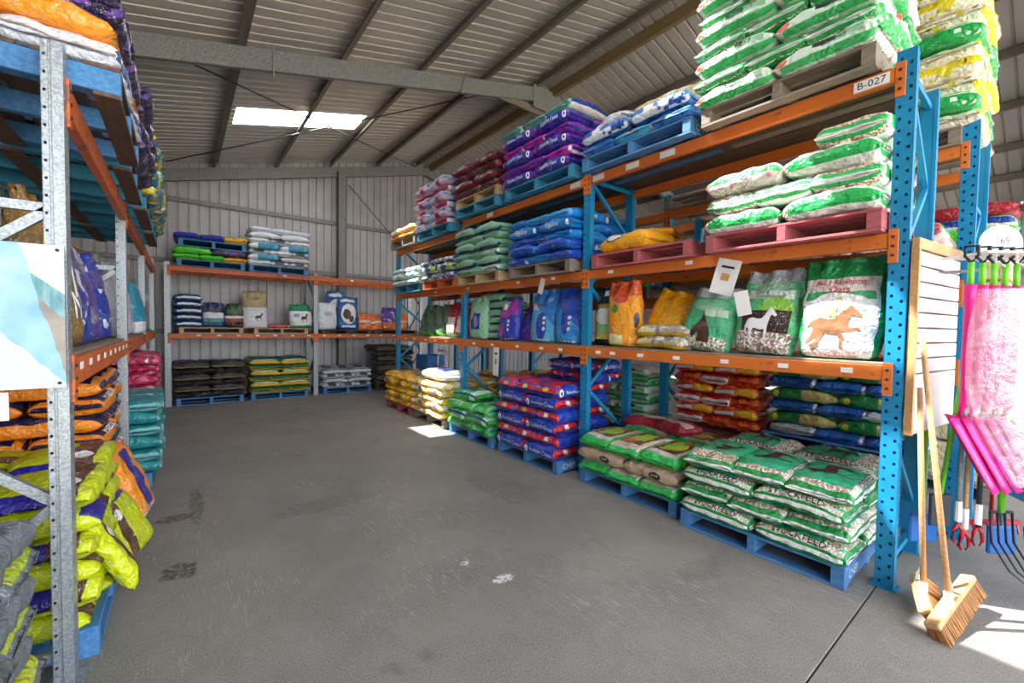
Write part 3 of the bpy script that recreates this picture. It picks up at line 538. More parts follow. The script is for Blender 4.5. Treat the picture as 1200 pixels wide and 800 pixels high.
def frame(ox, oy, rot):
    c, s = math.cos(rot), math.sin(rot)
    return lambda x, y: (ox + c * x - s * y, oy + s * x + c * y)
def stack(ox, oy, rot, z, layers, kinds, desc, w=1.16, d=1.1, h=.125, seed=1, full=1, order=None, letter=True, jit=.012, show='both', start=0, short=None):
    """layers of sacks on a pallet. local x along the front (viewer right), y inwards; front left corner at ox,oy"""
    T = frame(ox, oy, rot); R = random.Random(seed); grp = desc; n = layers
    for k in range(layers):
        kind = kinds[k % len(kinds)]; alt = (k + start) % 2; zz = z + k * h * .97
        la, lb = d * .64, w * .505; wa, wb = w / 3 * 1.05, d * .38
        lay = 'top' if k == n - 1 and n > 1 else ORD[min(k, 9)]
        items = []
        if alt == 0:
            for i, nm in enumerate(('front left', 'front centre', 'front right')): items.append((w * (i + .5) / 3, la / 2, 'A', nm))
            for i, nm in enumerate(('rear left', 'rear right')): items.append((w * (i + .5) / 2, la + wb / 2, 'B', nm))
        else:
            for i, nm in enumerate(('front left', 'front right')): items.append((w * (i + .5) / 2, wb / 2, 'B', nm))
            for i, nm in enumerate(('rear left', 'rear centre', 'rear right')): items.append((w * (i + .5) / 3, wb + la / 2, 'A', nm))
        for (x, y, sz, nm) in items:
            last = k >= n - full
            if nm.startswith('rear') and not last:
                if not ((show in ('right', 'both') and nm == 'rear right') or (show in ('left', 'both') and nm == 'rear left')): continue
            if short and k == n - 1 and nm not in short: continue
            kk = kind
            if isinstance(kind, (list, tuple)): kk = kind[R.randrange(len(kind))]
            var = R.randrange(2)
            x += R.uniform(-jit, jit); y += R.uniform(-jit, jit); p = T(x, y)
            if sz == 'A': L_, W_, a = la, wa, rot + PI/2 + (PI if R.random() < .35 else 0)
            else: L_, W_, a = lb, wb * 1.03, rot
            lab = f'{nm} sack in {lay} layer of {desc}'
            if n == 1: lab = f'{nm} sack of the {desc}'
            bag(kk, (p[0], p[1], zz + R.uniform(-.003, .006)), a + R.uniform(-.025, .025), round(L_, 3), round(W_, 3), round(h * 1.03, 3), var, lab, grp, lettering=letter and (sz == 'B' or last), roll_=R.uniform(-.012, .012))
# ------------------------------------------------------------------ pallets
def pallet(ox, oy, rot, z, matk, label, group='timber pallets', w=1.165, d=1.165, mark=None, hh=.15, boards=None):
    """front left corner at ox,oy; bearers run inwards, boards along the front"""
    mt = M[matk]; mb = M[boards] if boards else mt; o = empty('pallet', (ox, oy, z), rot, label, 'pallet', group)
    for i in range(3):
        x = (.04, w/2, w - .04)[i]; link('bearer', boxme(.08 if i != 1 else .06, d, hh - .04, mt), o, (x, d/2, .02))
    for i in range(3): link('bottom_board', boxme(w, .1, .02, mb, .003), o, (w/2, (.05, d/2, d-.05)[i], 0))
    for i in range(7): link('deck_board', boxme(w, .13, .02, mb, .003), o, (w/2, .065 + (d - .13) * i / 6, hh - .02))
    if mark:
        vs, fs, wd = text_tris(mark[0]); k = .2 / wd
        for sx in ((w + .0015),):
            me = bpy.data.meshes.new('lettering'); me.from_pydata([(sx, .19 + v.x * k + .0, hh/2 + v.y * k) for v in vs], [], fs); me.materials.append(M['textwhite']); link('lettering', me, o)
    return o
# ------------------------------------------------------------------ racks
def post_mesh(H, mat, w=.1, dp=.07):
    b = MB(); cell = .0762; n = int(H / cell); hw, hh = .0075, .0095
    def strip(x0, x1, ph):
        cx = (x0 + x1) / 2 + (0); z = 0
        if ph: b_quad(x0, x1, 0, cell/2); z = cell/2
        for k in range(n - (1 if ph else 0)):
            z0, z1 = z, z + cell; zc = (z0 + z1) / 2; i = len(b.v)
            b.v.extend([(x0, 0, z0), (x1, 0, z0), (x1, 0, z1), (x0, 0, z1), (cx-hw, 0, zc-hh), (cx+hw, 0, zc-hh), (cx+hw, 0, zc+hh), (cx-hw, 0, zc+hh)])
            b.f.extend([(i, i+1, i+5, i+4), (i+1, i+2, i+6, i+5), (i+2, i+3, i+7, i+6), (i+3, i, i+4, i+7)])
            # hole walls give the plate its thickness
            j = len(b.v); t = .006
            b.v.extend([(cx-hw, t, zc-hh), (cx+hw, t, zc-hh), (cx+hw, t, zc+hh), (cx-hw, t, zc+hh)])
            b.f.extend([(i+4, i+5, j+1, j), (i+5, i+6, j+2, j+1), (i+6, i+7, j+3, j+2), (i+7, i+4, j, j+3)])
            z = z1
        b_quad(x0, x1, z, H)
    def b_quad(x0, x1, z0, z1):
        i = len(b.v); b.v.extend([(x0, 0, z0), (x1, 0, z0), (x1, 0, z1), (x0, 0, z1)]); b.f.append((i, i+1, i+2, i+3))
    strip(-w/2, 0, 0); strip(0, w/2, 1)
    g1 = dp * .55
    for sg in (-1, 1):
        xo = sg * w / 2; xi = sg * (w / 2 - .006)
        b.box((min(xo, xo - sg * .003), .006, 0), (max(xo, xo - sg * .003), g1, H)); b.box((min(xo, xi), g1 - .002, 0), (max(xo, xi), g1, H)); b.box((min(xi, xi - sg * .003), g1, 0), (max(xi, xi - sg * .003), g1 + .008, H)); b.box((min(xo, xi), g1 + .008, 0), (max(xo, xi), g1 + .010, H))
        ya, yb = g1 + .009, dp; yc = (ya + yb) / 2; z = 0
        for k in range(n):
            z0, z1 = z, z + cell; zc = (z0 + z1) / 2; i = len(b.v)
            b.v.extend([(xo, ya, z0), (xo, yb, z0), (xo, yb, z1), (xo, ya, z1), (xo, yc-.005, zc-.006), (xo, yc+.005, zc-.006), (xo, yc+.005, zc+.006), (xo, yc-.005, zc+.006)])
            b.f.extend([(i, i+1, i+5, i+4), (i+1, i+2, i+6, i+5), (i+2, i+3, i+7, i+6), (i+3, i, i+4, i+7)]); z = z1
    b.box((-w/2, dp - .003, 0), (-w/2 + .02, dp, H)); b.box((w/2 - .02, dp - .003, 0), (w/2, dp, H))
    b.box((-w/2, .0, 0), (-w/2 + .003, .007, H)); b.box((w/2 - .003, .0, 0), (w/2, .007, H)); b.box((-w/2 + .008, dp - .006, 0), (w/2 - .008, dp - .003, H))
    return b.me('post_mesh', mat)
def rack(name, ox, oy, rot, xs, depth, H, levels, postm, label, group=None, tickets=(), braces=True, beam_h=.1, pm2=None, rear=True, deck=(), braceposts=None, beam_m='orange', bz=(.4, .6, 1)):
    """xs: post centres along local x; levels: list per bay of beam-top heights"""
    o = empty(name, (ox, oy, 0), rot, label, 'rack', group)
    pm = post_mesh(H, M[postm]); conn = bevel_mesh(MB().box((-.026, -.012, -.2), (.026, .0, .02)).me('connector', M[beam_m]), .002)
    bolt = MB().tube([(0, -.018, 0), (0, -.010, 0)], .009, 6).me('bolt', M['rod'])
    foot = boxme(.14, .12, .008, M[postm], 0)
    for i, x in enumerate(xs):
        link('post', pm, o, (x, 0, 0)); link('foot_plate', foot, o, (x, .035, 0))
        if rear:
            r = link('post', pm, o, (x, depth, 0), (0, 0, PI)); link('foot_plate', foot, o, (x, depth - .035, 0))
        if braceposts is not None and i not in braceposts: continue
        if braces:
            zs = [bz[0] + bz[1] * k for k in range(int((H - .08 - bz[0]) / bz[1]) + 1)]
            for k, z in enumerate(zs[:-1]):
                a, b_ = ((x, .05, z), (x, depth - .05, zs[k+1])) if (k + bz[2]) % 2 == 0 else ((x, depth - .05, z), (x, .05, zs[k+1]))
                link('diagonal_brace', MB().bar(a, b_, .03, .04).me('brace', M[pm2 or postm]), o)
            link('horizontal_brace', MB().bar((x, .05, .15), (x, depth-.05, .15), .03, .04).me('brace', M[pm2 or postm]), o)
            link('horizontal_brace', MB().bar((x, .05, zs[-1]), (x, depth-.05, zs[-1]), .03, .04).me('brace', M[pm2 or postm]), o)
    bms = {}
    for i in range(len(xs) - 1):
        x0, x1 = xs[i] + .05, xs[i+1] - .05; Lb = x1 - x0
        if round(Lb, 3) not in bms:
            bm_ = MB().box((-Lb/2, -.008, -beam_h), (Lb/2, .042, 0)); me = bm_.me('beam', M[beam_m]); bevel_mesh(me, .005); bms[round(Lb, 3)] = me
        for z in levels[i]:
            link('beam', bms[round(Lb, 3)], o, ((x0+x1)/2, 0, z))
            if rear: link('beam', bms[round(Lb, 3)], o, ((x0+x1)/2, depth, z), (0, 0, PI))
            for xx in (x0 - .024, x1 + .024):
                c = link('beam_connector', conn, o, (xx, 0, z))
                for qz in (-.03, -.09, -.15): link('bolt', bolt, c, (0, 0, qz))
                if rear: link('beam_connector', conn, o, (xx, depth, z), (0, 0, PI))
        for z in deck[i] if deck else ():
            nb = 6
            for k in range(nb):
                link('shelf_board', boxme(Lb - .01, (depth - .03) / nb - .006, .018, M['timber_grey'], .003), o, ((x0+x1)/2, .02 + (depth - .04) * (k + .5) / nb, z + .001))
    tk = boxme(.07, .003, .035, M['paper'], 0)
    for (x, z) in tickets: link('price_ticket', tk, o, (x, -.0105, z))
    return o
PI2 = PI / 2
# ================================================================== STRUCTURE
FX0, FX1, FY0, FY1 = -2.6, 13.6, -4.0, 12.05
fl = empty('floor', kind='structure'); jy = .69; xs_ = [-2.6, 13.6]; ys_ = [-4.0, .69, 6.05, 12.3]
for i in range(1):
    for j in range(3):
        a, b_ = (xs_[i] + .004, ys_[j] + .004), (xs_[i+1] - .004, ys_[j+1] - .004)
        me = MB().box((a[0], a[1], -.15), (b_[0], b_[1], 0)).me('slab', M['concrete']); bevel_mesh(me, .003); link('concrete_slab', me, fl)
me = MB().box((-2.6, -4, -.17), (13.6, 12.3, -.012)).me('joint', M['rod']); link('joint_filler', me, fl)
gm = simple('outdoor_ground', '#a59c8e', .9)
g = link('ground', MB().box((-60, -60, -.4), (60, 60, -.16)).me('ground', gm)); tag(g, kind='structure')
# roof sheet profile (ribs across sheet width .762, running along local X)
def sheet_mesh(length, mat, pitch=.1905, n=4, rib=.029, tw=.022, bw=.042):
    b = MB(); prof = []
    for k in range(n):
        y = k * pitch
        prof += [(y, 0), (y + pitch/2 - bw/2, 0), (y + pitch/2 - tw/2, rib), (y + pitch/2 + tw/2, rib), (y + pitch/2 + bw/2, 0)]
    prof.append((n * pitch, 0))
    for x in (0, length):
        for (y, z) in prof: b.v.append((x, y, z))
    m_ = len(prof)
    for i in range(m_ - 1): b.f.append((i, i+1, m_+i+1, m_+i))
    return b.me('sheet', mat)
SLOPE = .248; RX, RZ = 5.85, 5.206 + .248 * 5.85
def roofz(x): return RZ - SLOPE * abs(x - RX)
ceil = empty('ceiling', kind='structure'); ang = math.atan(SLOPE); LS = (RX - FX0) / math.cos(ang)
smL = sheet_mesh(LS, M['roof_sheet'])
def skyopen(y0, y1):
    return any(y0 < b - .3 and y1 > a + .3 for a, b in ((2.72, 3.48), (8.82, 9.58), (-3.38, -2.62)))
y = -4.14; k = 0
smS = {}
while y < 12.0:
    y1 = y + .762
    rt = (0, -ang, 0)
    if skyopen(y, y1):
        xq = 1.15 if y < 4 else .80
        for (xa, xb, mt) in ((FX0, xq, 'roof_sheet'), (xq, 3.03, 'skylight'), (3.03, RX, 'roof_sheet')):
            Ls = (xb - xa) / math.cos(ang); kk = (round(Ls, 3), mt)
            if kk not in smS: smS[kk] = sheet_mesh(Ls, M[mt])
            link('skylight_sheet' if mt == 'skylight' else 'roof_sheet', smS[kk], ceil, (xa, y, roofz(xa)), rt)
    else: link('roof_sheet', smL, ceil, (FX0, y, roofz(FX0)), rt)
    link('roof_sheet', smL, ceil, (RX + (RX - FX0) , y + .762, roofz(FX0)), (0, -ang, PI))
    y = y1
def purlin(x, mat='purlin', dz=0, nm='purlin', hgt=.15):
    z = roofz(x) - .005
    b = MB().box((x - .006, -4, z - hgt), (x + .0, 12, z)).box((x - .006, -4, z - .008), (x + .06, 12, z)).box((x - .06, -4, z - hgt), (x, 12, z - hgt + .008))
    link(nm, b.me('purlin', M[mat]), ceil)
for x in (-1.85, -.6, .66, 1.93, 3.17, 4.41, 5.62): purlin(x)
for x in (7.3, 8.2, 9.35, 10.6, 11.85, 12.95): purlin(x, 'purlin')
link('ridge_purlin', MB().box((6.02, -4, roofz(6.05) - .2), (6.1, 12, roofz(6.05) - .01)).me('purlin', M['ridge_beam']), ceil)
link('ridge_cap', MB().box((5.7, -4.1, RZ + .02), (6.0, 12.1, RZ + .04)).me('cap', M['roof_sheet']), ceil)
def rafter(y, top=.155, hgt=.26):
    for s in (-1, 1):
        xe = FX0 if s < 0 else 2 * RX - FX0
        p, q = (xe, y, roofz(xe) - top - hgt/2), (RX, y, RZ - top - hgt/2)
        b = MB().bar(p, q, .012, hgt); off = hgt / 2 - .006
        for sg in (-1, 1): b.bar((p[0], y + .035, p[2] + sg * off), (q[0], y + .035, q[2] + sg * off), .08, .01)
        link('rafter', b.me('rafter', M['steel_beam']), ceil)
for y in (6.5, .4 - 6 + .1, 11.9): rafter(y)
rafter(.2 - .1)
# apex plates and knee tie
for y in (6.5,):
    link('apex_plate', MB().box((RX - .35, y - .02, RZ - .62), (RX + .35, y - .008, RZ - .18)).me('plate', M['steel_beam']), ceil)
    link('collar_tie', MB().bar((4.5, y + .06, roofz(4.5) - .30), (7.2, y + .06, roofz(7.2) - .30), .05, .14).me('tie', M['purlin']), ceil)
    link('hanger_strap', MB().bar((1.0, y - .03, roofz(1.0) - .1), (1.0, y - .03, roofz(1.0) - .5), .03, .01).me('strap', M['galv']), ceil)
    link('hanger_strap', MB().bar((3.95, y - .03, roofz(4.0) - .1), (3.85, y - .03, roofz(4.0) - .5), .03, .01).me('strap', M['galv']), ceil)
def rod(a, b_): link('brace_rod', MB().tube([a, b_], .011, 6).me('rod', M['rod']), ceil)
zr = lambda x: roofz(x) - .2
rod((-.3, 6.6, zr(-.3)), (5.5, 11.8, zr(5.5))); rod((5.0, 6.6, zr(5.0)), (-.8, 11.8, zr(-.8)))
# walls
wb = empty('wall_back', kind='structure'); wsm = {}
def wall_sheets(root, p0, direction, length, ztop, inward):
    """vertical ribbed sheets; each sheet is an object"""
    n = int(length / .762) + 1; d = Vector(direction)
    for i in range(n):
        c = Vector(p0) + d * (i * .762); xm = c.x + d.x * .38; H_ = ztop(c + d * .38) + .12
        k = round(H_, 2)
        if k not in wsm: wsm[k] = sheet_mesh(k, M['wall_sheet'])
        # local X up, local Y along direction
        zax = Vector((0, 0, 1)).cross(d)  # right-handed third axis
        mt = Matrix((( 0, d.x, zax.x), (0, d.y, zax.y), (1, 0, zax.z))).to_4x4()
        o = link('wall_sheet', wsm[k], root); o.matrix_world = Matrix.Translation(c) @ mt
wall_sheets(wb, (FX0, 12.06, 0), (1, 0, 0), FX1 - FX0 + .6, lambda c: roofz(c.x) + .05, 1)
wl = empty('wall_left', kind='structure'); wall_sheets(wl, (FX0, -4.1, 0), (0, 1, 0), 16.1, lambda c: roofz(FX0) + .02, 1)
xr = 2 * RX - FX0
wr = empty('wall_right', kind='structure'); wall_sheets(wr, (xr, 12.1, 0), (0, -1, 0), 16.1, lambda c: roofz(FX0) + .02, 1)
def girt(root, a, b_): link('girt', MB().bar(a, b_, .05, .1).me('girt', M['steel_beam']), root)
for z in (1.5, 3.05, 4.4): girt(wb, (FX0, 12.0, z), (xr, 12.0, z)); girt(wl, (FX0 + .05, -4, z), (FX0 + .05, 12, z)); girt(wr, (xr - .05, -4, z), (xr - .05, 12, z))
for x in (3.42, 8.3):
    b = MB().box((x - .1, 11.78, 0), (x + .1, 11.79, roofz(x) - .3)).box((x - .1, 11.78, 0), (x - .09, 11.97, roofz(x) - .3)).box((x + .09, 11.78, 0), (x + .1, 11.97, roofz(x) - .3))
    link('column', b.me('column', M['steel_beam']), wb)
link('brace_rod', MB().tube([(3.6, 11.85, 5.45), (5.35, 11.85, 3.75), (8.1, 11.85, 1.0)], .011, 6).me('rod', M['rod']), wb)
for y in (.1, 6.5, 11.9):
    link('column', MB().box((FX0 + .06, y - .05, 0), (FX0 + .26, y + .05, roofz(FX0) - .15)).me('column', M['steel_beam']), wl)
    link('column', MB().box((xr - .26, y - .05, 0), (xr - .06, y + .05, roofz(FX0) - .15)).me('column', M['steel_beam']), wr)
# ================================================================== RIGHT RACK (front at x=3.69, faces -X)
BAY = 2.7103; YP = [.656 + BAY * k for k in range(4)]; RXF = 3.69; DEP = .84
ZA, ZB, ZC, ZC3 = 1.482, 2.358, 3.428, 3.29
xs = [-YP[3], -YP[2], -YP[1], -YP[0]]
tks = []
for x in (-8.3, -7.9, -7.4, -7.0, -6.6, -5.7, -5.2, -4.6, -4.1, -3.75, -3.15, -2.95, -2.6, -2.2, -1.75, -1.3, -.9): tks.append((x, ZA - .065))
tks += [(x, ZB - .06) for x in (-7.0, -5.9, -4.6, -3.9, -3.0, -2.1)]
right = rack('pallet_rack', RXF, 0, -PI2, xs, DEP, 3.52, [[ZA, ZB, ZC3], [ZA, ZB, ZC], [ZA, ZB, ZC]], 'blue_post', 'long blue-post pallet rack with orange beams along the right of the aisle', 'pallet racks',
     tickets=tks, deck=[[ZA], [ZA], [ZA]])
def placard(root, s, x, z, w, h, tw):
    p = link('beam_placard', boxme(w, .003, h, M['paper'], 0), root, (x, -.0115, z - h/2))
    if s:
        vs, fs, wd = text_tris(s); k = tw / wd; me = bpy.data.meshes.new('lettering'); me.from_pydata([(v.x * k, -.0025, h/2 + v.y * k) for v in vs], [], fs); me.materials.append(M['black']); link('lettering', me, p)
placard(right, 'B-027', -.83, ZC - .052, .19, .07, .15)
for x in (-3.2, -2.75, -2.35, -3.55, -5.3): placard(right, None, x, ZC - .05, .16, .06, 0)
# second rack, back to back
xs2 = [x + .17 for x in xs]
rack2 = rack('pallet_rack', 5.04, 0, -PI2, xs2, .84, 3.45, [[.05 + 2.12 - .7, 2.12, 3.24]] * 3, 'blue_post', 'second blue-post pallet rack standing behind the long right-hand rack', 'pallet racks', beam_m='orange')
# shelf underside boards of the highest level
for i in range(3):
    zz = ZC3 if i == 0 else ZC
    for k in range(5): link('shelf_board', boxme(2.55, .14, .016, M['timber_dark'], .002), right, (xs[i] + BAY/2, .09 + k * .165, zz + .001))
# ---- pallets
def rp(y_near, z, mat, label, x=3.5, w=1.165, mark=None, d=1.165):
    """pallet of the right rack; local x axis = -Y, so front-left corner is at the far Y"""
    return pallet(x, y_near + w, -PI2, z, mat, label, 'pallets in the right rack', w=w, mark=mark, d=d)
rp(.80, 0, 'timber_blue', 'blue pallet on the floor beside the nearest blue post', 3.42, mark=['CHEP'])
rp(2.05, 0, 'timber_blue', 'blue pallet on the floor under the three-layer green and tan sacks', 3.5)
rp(3.50, 0, 'timber_blue', 'blue pallet on the floor under the blue and red sacks', 3.42, mark=['CHEP'])
rp(4.80, 0, 'timber_blue', 'blue pallet on the floor under the bright green sacks', 3.4)
rp(6.15, 0, 'timber_grey', 'grey pallet on the floor under the yellow sacks', 3.4)
rp(7.45, 0, 'timber_red', 'reddish pallet on the floor at the far end of the rack', 3.4)
stack(3.40, 1.96, -PI2, .15, 4, ['stock'], 'green stock feed on nearest right floor pallet', w=1.17, d=1.15, h=.135, seed=3, start=1)
stack(3.44, 3.2, -PI2, .15, 3, ['oaten', 'tan', 'oaten'], 'green and tan chaff on second floor pallet', w=1.16, d=1.15, h=.14, seed=5)
stack(3.38, 4.66, -PI2, .15, 6, ['blured'], 'blue and red floor pile at second post', w=1.16, d=.95, h=.15, seed=8, start=1)
stack(3.98, 4.30, -PI2, 1.02, 2, ['blured'], 'blue and red heap behind the blue-red pile', w=.85, d=.5, h=.14, seed=9)
stack(3.35, 5.97, -PI2, .15, 3, ['greenlt'], 'bright green floor pile beside blue-red pile', w=1.17, d=1.1, h=.14, seed=11)
bag('greenlt', (3.62, 5.6, .565), -PI2 + .1, .62, .42, .14, 1, 'bright green sack lying on top of the bright green pile', 'loose sacks on piles')
stack(3.35, 7.34, -PI2, .15, 5, ['yellow'], 'yellow floor pile beyond third post', w=1.17, d=1.1, h=.125, seed=13)
stack(3.35, 8.62, -PI2, .15, 5, ['orangey'], 'orange and yellow floor pile at far end', w=1.17, d=1.1, h=.125, seed=15)
bag('bigwhite', (3.66, 6.62, .775), -PI2, .85, .5, .17, 0, 'big white sack with navy label lying on the yellow pile', 'loose sacks on piles')
# blue crate and white step frame behind the far piles
cr_ = empty('crate', (4.2, 8.2, .79), 0, 'blue plastic crate standing behind the orange and yellow pile', 'crate')
for a, b_ in (((-.2, -.25, 0), (.2, .25, .02)), ((-.2, -.25, .02), (-.18, .25, .3)), ((.18, -.25, .02), (.2, .25, .3)), ((-.18, -.25, .02), (.18, -.23, .3)), ((-.18, .23, .02), (.18, .25, .3))):
    link('panel', MB().box(a, b_).me('panel', M['bluetool']), cr_)
sf = empty('step_stool', (4.1, 7.5, .79), 0, 'white metal frame standing on sacks near the far end of the rack', 'stool')
for a, b_ in (((0, -.2, 0), (0, -.16, .42)), ((0, .2, 0), (0, .16, .42)), ((0, -.16, .42), (0, .16, .42)), ((0, -.19, .12), (0, .19, .12))): link('rail', MB().tube([a, b_], .014, 6).me('rail', M['white'], True), sf)
# ---- rack level B
rp(.72, ZB, 'timber_red', 'red-washed pallet on the middle beams beside the nearest post', 3.56)
rp(2.04, ZB, 'timber_red', 'red-washed pallet carrying the lone yellow sacks', 3.6)
rp(3.50, ZB, 'timber_grey', 'grey timber pallet under the royal blue sacks', 3.56)
rp(4.90, ZB, 'timber', 'pale timber pallet under the sage green sacks', 3.56)
rp(6.12, ZB, 'orange_old', 'orange-stained pallet under the navy and lime sacks', 3.56)
rp(7.42, ZB, 'timber_teal', 'blue pallet under the white and aqua sacks', 3.56)
stack(3.54, 1.9, -PI2, ZB + .15, 4, ['whitegreen', 'whitegreen', ['whitegreen', 'pinkwhite']], 'white and green oats on red pallet', w=1.18, d=1.12, h=.165, seed=21, start=1, short=('front right', 'rear right', 'rear centre'))
bag('yel', (3.86, 2.80, ZB + .15), -PI2 - .1, .70, .46, .20, 0, 'bright yellow sack lying on the red-washed pallet', 'yellow sacks on the red pallet')
bag('yel', (4.1, 2.72, ZB + .33), -PI2 + .2, .5, .36, .08, 1, 'upper bright yellow sack lying on the red-washed pallet', 'yellow sacks on the red pallet')
stack(3.52, 4.64, -PI2, ZB + .15, 5, [['cyan', 'royal'], 'royal', ['royal', 'cyan'], 'cyan', 'cyan'], 'blue sacks on grey middle-level pallet', w=1.17, d=1.1, h=.125, seed=23)
stack(3.52, 6.05, -PI2, ZB + .15, 6, ['sage'], 'sage green pile on middle beams', w=1.17, d=1.1, h=.118, seed=25)
stack(3.5, 7.3, -PI2, ZB + .15, 3, ['limeblue'], 'navy, white and lime pile on middle beams', w=1.2, d=1.1, h=.13, seed=27)
stack(3.5, 8.6, -PI2, ZB + .15, 3, ['whiteaqua'], 'white and aqua pile at far middle level', w=1.2, d=1.1, h=.12, seed=29)
# ---- rack level C
rp(.78, ZC, 'timber_grey', 'grey weathered pallet on the top beams above the white shelf card', 3.54)
rp(2.04, ZC, 'timber_blue', 'blue pallet on the top beams under the blue and white sacks', 3.54, w=1.28, mark=['CHEP'])
rp(3.46, ZC, 'timber_teal', 'blue pallet on the top beams under the purple sacks', 3.54, mark=None, w=1.3)
rp(4.93, ZC, 'timber_teal', 'lower blue pallet on the top beams under a pale pallet', 3.54)
rp(4.95, ZC + .15, 'timber', 'pale pallet stacked on a blue pallet on the top beams', 3.56)
rp(6.3, ZC3, 'timber_teal', 'blue pallet on the top beams under the striped sacks', 3.54, w=1.2)
rp(7.6, ZC3, 'timber_grey', 'grey pallet on the top beams under the pale yellow sacks', 3.54)
stack(3.48, 1.98, -PI2, ZC + .15, 9, ['whitepile', 'greenpile'], 'tall green and white pile beside B-027 placard', w=1.22, d=1.15, h=.135, seed=31, show='right', start=1)
stack(3.5, 3.3, -PI2, ZC + .15, 2, ['bluewhite'], 'blue and white pile on top blue pallet', w=1.25, d=1.1, h=.125, seed=33, full=1)
bag('greysack', (3.95, 3.2, ZC + .42), -PI2 - .25, .8, .46, .16, 0, 'silver grey sack slumped on the blue and white sacks on the top beams', 'loose sacks on piles', roll_=-.12)
bag('burlap', (4.2, 2.55, ZC + .47), -PI2 + .1, .9, .5, .26, 1, 'cream woven sack lying behind the silver grey sack on the top beams', 'loose sacks on piles')
stack(3.5, 4.78, -PI2, ZC + .15, 5, ['purple', 'purple2'], 'purple and magenta pile on top beams', w=1.28, d=1.1, h=.135, seed=35, start=1, full=2)
stack(3.5, 4.78, -PI2, ZC + .15 + .655, 1, ['seafoam'], 'seafoam sacks crowning the purple pile', w=1.28, d=1.1, h=.12, seed=36)
stack(3.52, 6.15, -PI2, ZC + .3, 4, ['darkred'], 'dark red and grey pile on top beams', w=1.2, d=1.1, h=.13, seed=37)
stack(3.5, 7.55, -PI2, ZC3 + .15, 6, ['stripe'], 'white and pink striped pile on top beams', w=1.22, d=1.1, h=.14, seed=39)
stack(3.5, 8.75, -PI2, ZC3 + .15, 2, ['lightyellow'], 'pale yellow pile at far top end', w=1.16, d=1.1, h=.12, seed=41)
# ---- shelf A standing sacks. rz -PI/2 => print faces -X
zs = ZA + .02
def st(kind, y, x, W, L, H, label, var=0, lean=.12, dr=0, roll_=0, z=None):
    bag(kind, (x, y, (zs if z is None else z)), -PI2 + dr, L, W, H, var, label, 'sacks standing on the low shelf', stand=True, lean=lean, roll_=roll_)
st('racehorse', .98, 3.80, .52, .74, .2, 'tall white sack printed No.1 Racehorse Oats beside the nearest post', 0, .1)
st('coolgreen', 1.50, 3.82, .48, .72, .2, 'green sack printed Cool and Conditioned with a white horse', 1, .2, 0, .06)
st('coolbrown', 2.02, 3.84, .48, .6, .2, 'green sack with brown horse left of the white-horse sack', 0, .25, 0, .1)
bag('silver', (3.94, 2.42, zs), -PI2 - .12, .62, .42, .13, 0, 'lower silver and yellow seed sack lying on the low shelf', 'silver seed sacks lying on the low shelf')
bag('silver', (3.96, 2.42, zs + .125), -PI2 + .06, .6, .42, .12, 1, 'upper silver and yellow seed sack lying on the low shelf', 'silver seed sacks lying on the low shelf')
st('yel', 2.60, 4.02, .52, .62, .26, 'bright yellow sack behind the silver seed sacks', 1, .18, 0, .35)
st('orangest', 2.93, 3.86, .40, .72, .24, 'orange and yellow seed sack with crumpled orange top', 0, .02, .1)
st('blackgreen', 3.22, 3.92, .36, .66, .16, 'black and green sack with pale oval behind the second post', 1, .08)
st('brightblue', 3.72, 3.80, .46, .70, .2, 'bright blue standing sack next to the second post', 0, .1)
st('lightblue', 4.20, 3.82, .48, .70, .2, 'pale blue topped standing sack, left of the bright blue one', 1, .1)
st('purplest2', 4.95, 3.82, .46, .62, .2, 'purple and white standing sack in the middle of the low shelf', 0, .1, 0, -.04)
st('purple', 4.62, 3.9, .30, .5, .16, 'small purple sack between the pale blue and purple sacks', 1, .2)
st('sagest', 5.72, 3.80, .46, .68, .2, 'sage green sack with navy panel right of the third post', 0, .06)
for k in range(5): bag('sage', (4.02, 5.28, zs + k * .118), -PI2 + .04 * (k % 2), .6, .42, .12, k % 2, f'sage green sack {ORD[k]} of the five piled behind the navy-panel sack', 'sage sacks piled on the low shelf')
bag('sage', (4.05, 5.5, zs + .6), -PI2, .7, .45, .13, 1, 'sage green sack lying across the top of the low-shelf pile', 'sage sacks piled on the low shelf')
for k, (y, kd, ro, lb) in enumerate(((6.35, 'redwhite', .12, 'dark red standing sack left of the third post'), (6.72, 'redwhite', .02, 'red and white sack with a bright white panel'), (7.2, 'greengrey', .2, 'grey green sack leaning by the red and white one'), (7.62, 'greengrey', .28, 'grey green sack leaning in the middle of the far bay'), (8.0, 'greengrey', .1, 'grey green sack nearest the far end of the low shelf'))):
    st(kd, y, 3.86 + .03 * k, .4, .62, .18, lb, k % 2, .12, 0, ro)
# hanging leaflets
def leaflet(x, y, z, w, h, rz, ry, label, mark=True):
    o = empty('leaflet', (x, y, z), 0, label, 'leaflet', 'shop leaflets', rot=(0, ry, rz))
    link('sheet', boxme(w, .003, h, M['paper'], 0), o, (0, 0, -h))
    if mark:
        link('picture', boxme(w * .35, .002, h * .2, M['slat_wood'], 0), o, (0, -.003, -h * .6)); link('heading', boxme(w * .55, .002, h * .06, M['black'], 0), o, (0, -.003, -h * .25))
leaflet(3.672, 1.72, 2.30, .2, .3, -PI2, .28, 'white leaflet hanging from the middle beam above the green horse sacks')
leaflet(3.60, 1.60, 2.02, .11, .2, -PI2, -.2, 'small white slip hanging over the white-horse sack', False)
leaflet(3.674, 5.08, 1.4, .14, .42, -PI2, .04, 'stapled price sheets hanging under the low beam in the middle bay')
leaflet(3.675, 4.08, 2.33, .09, .2, -PI2, .3, 'folded pale card hanging above the pale blue sack', False)
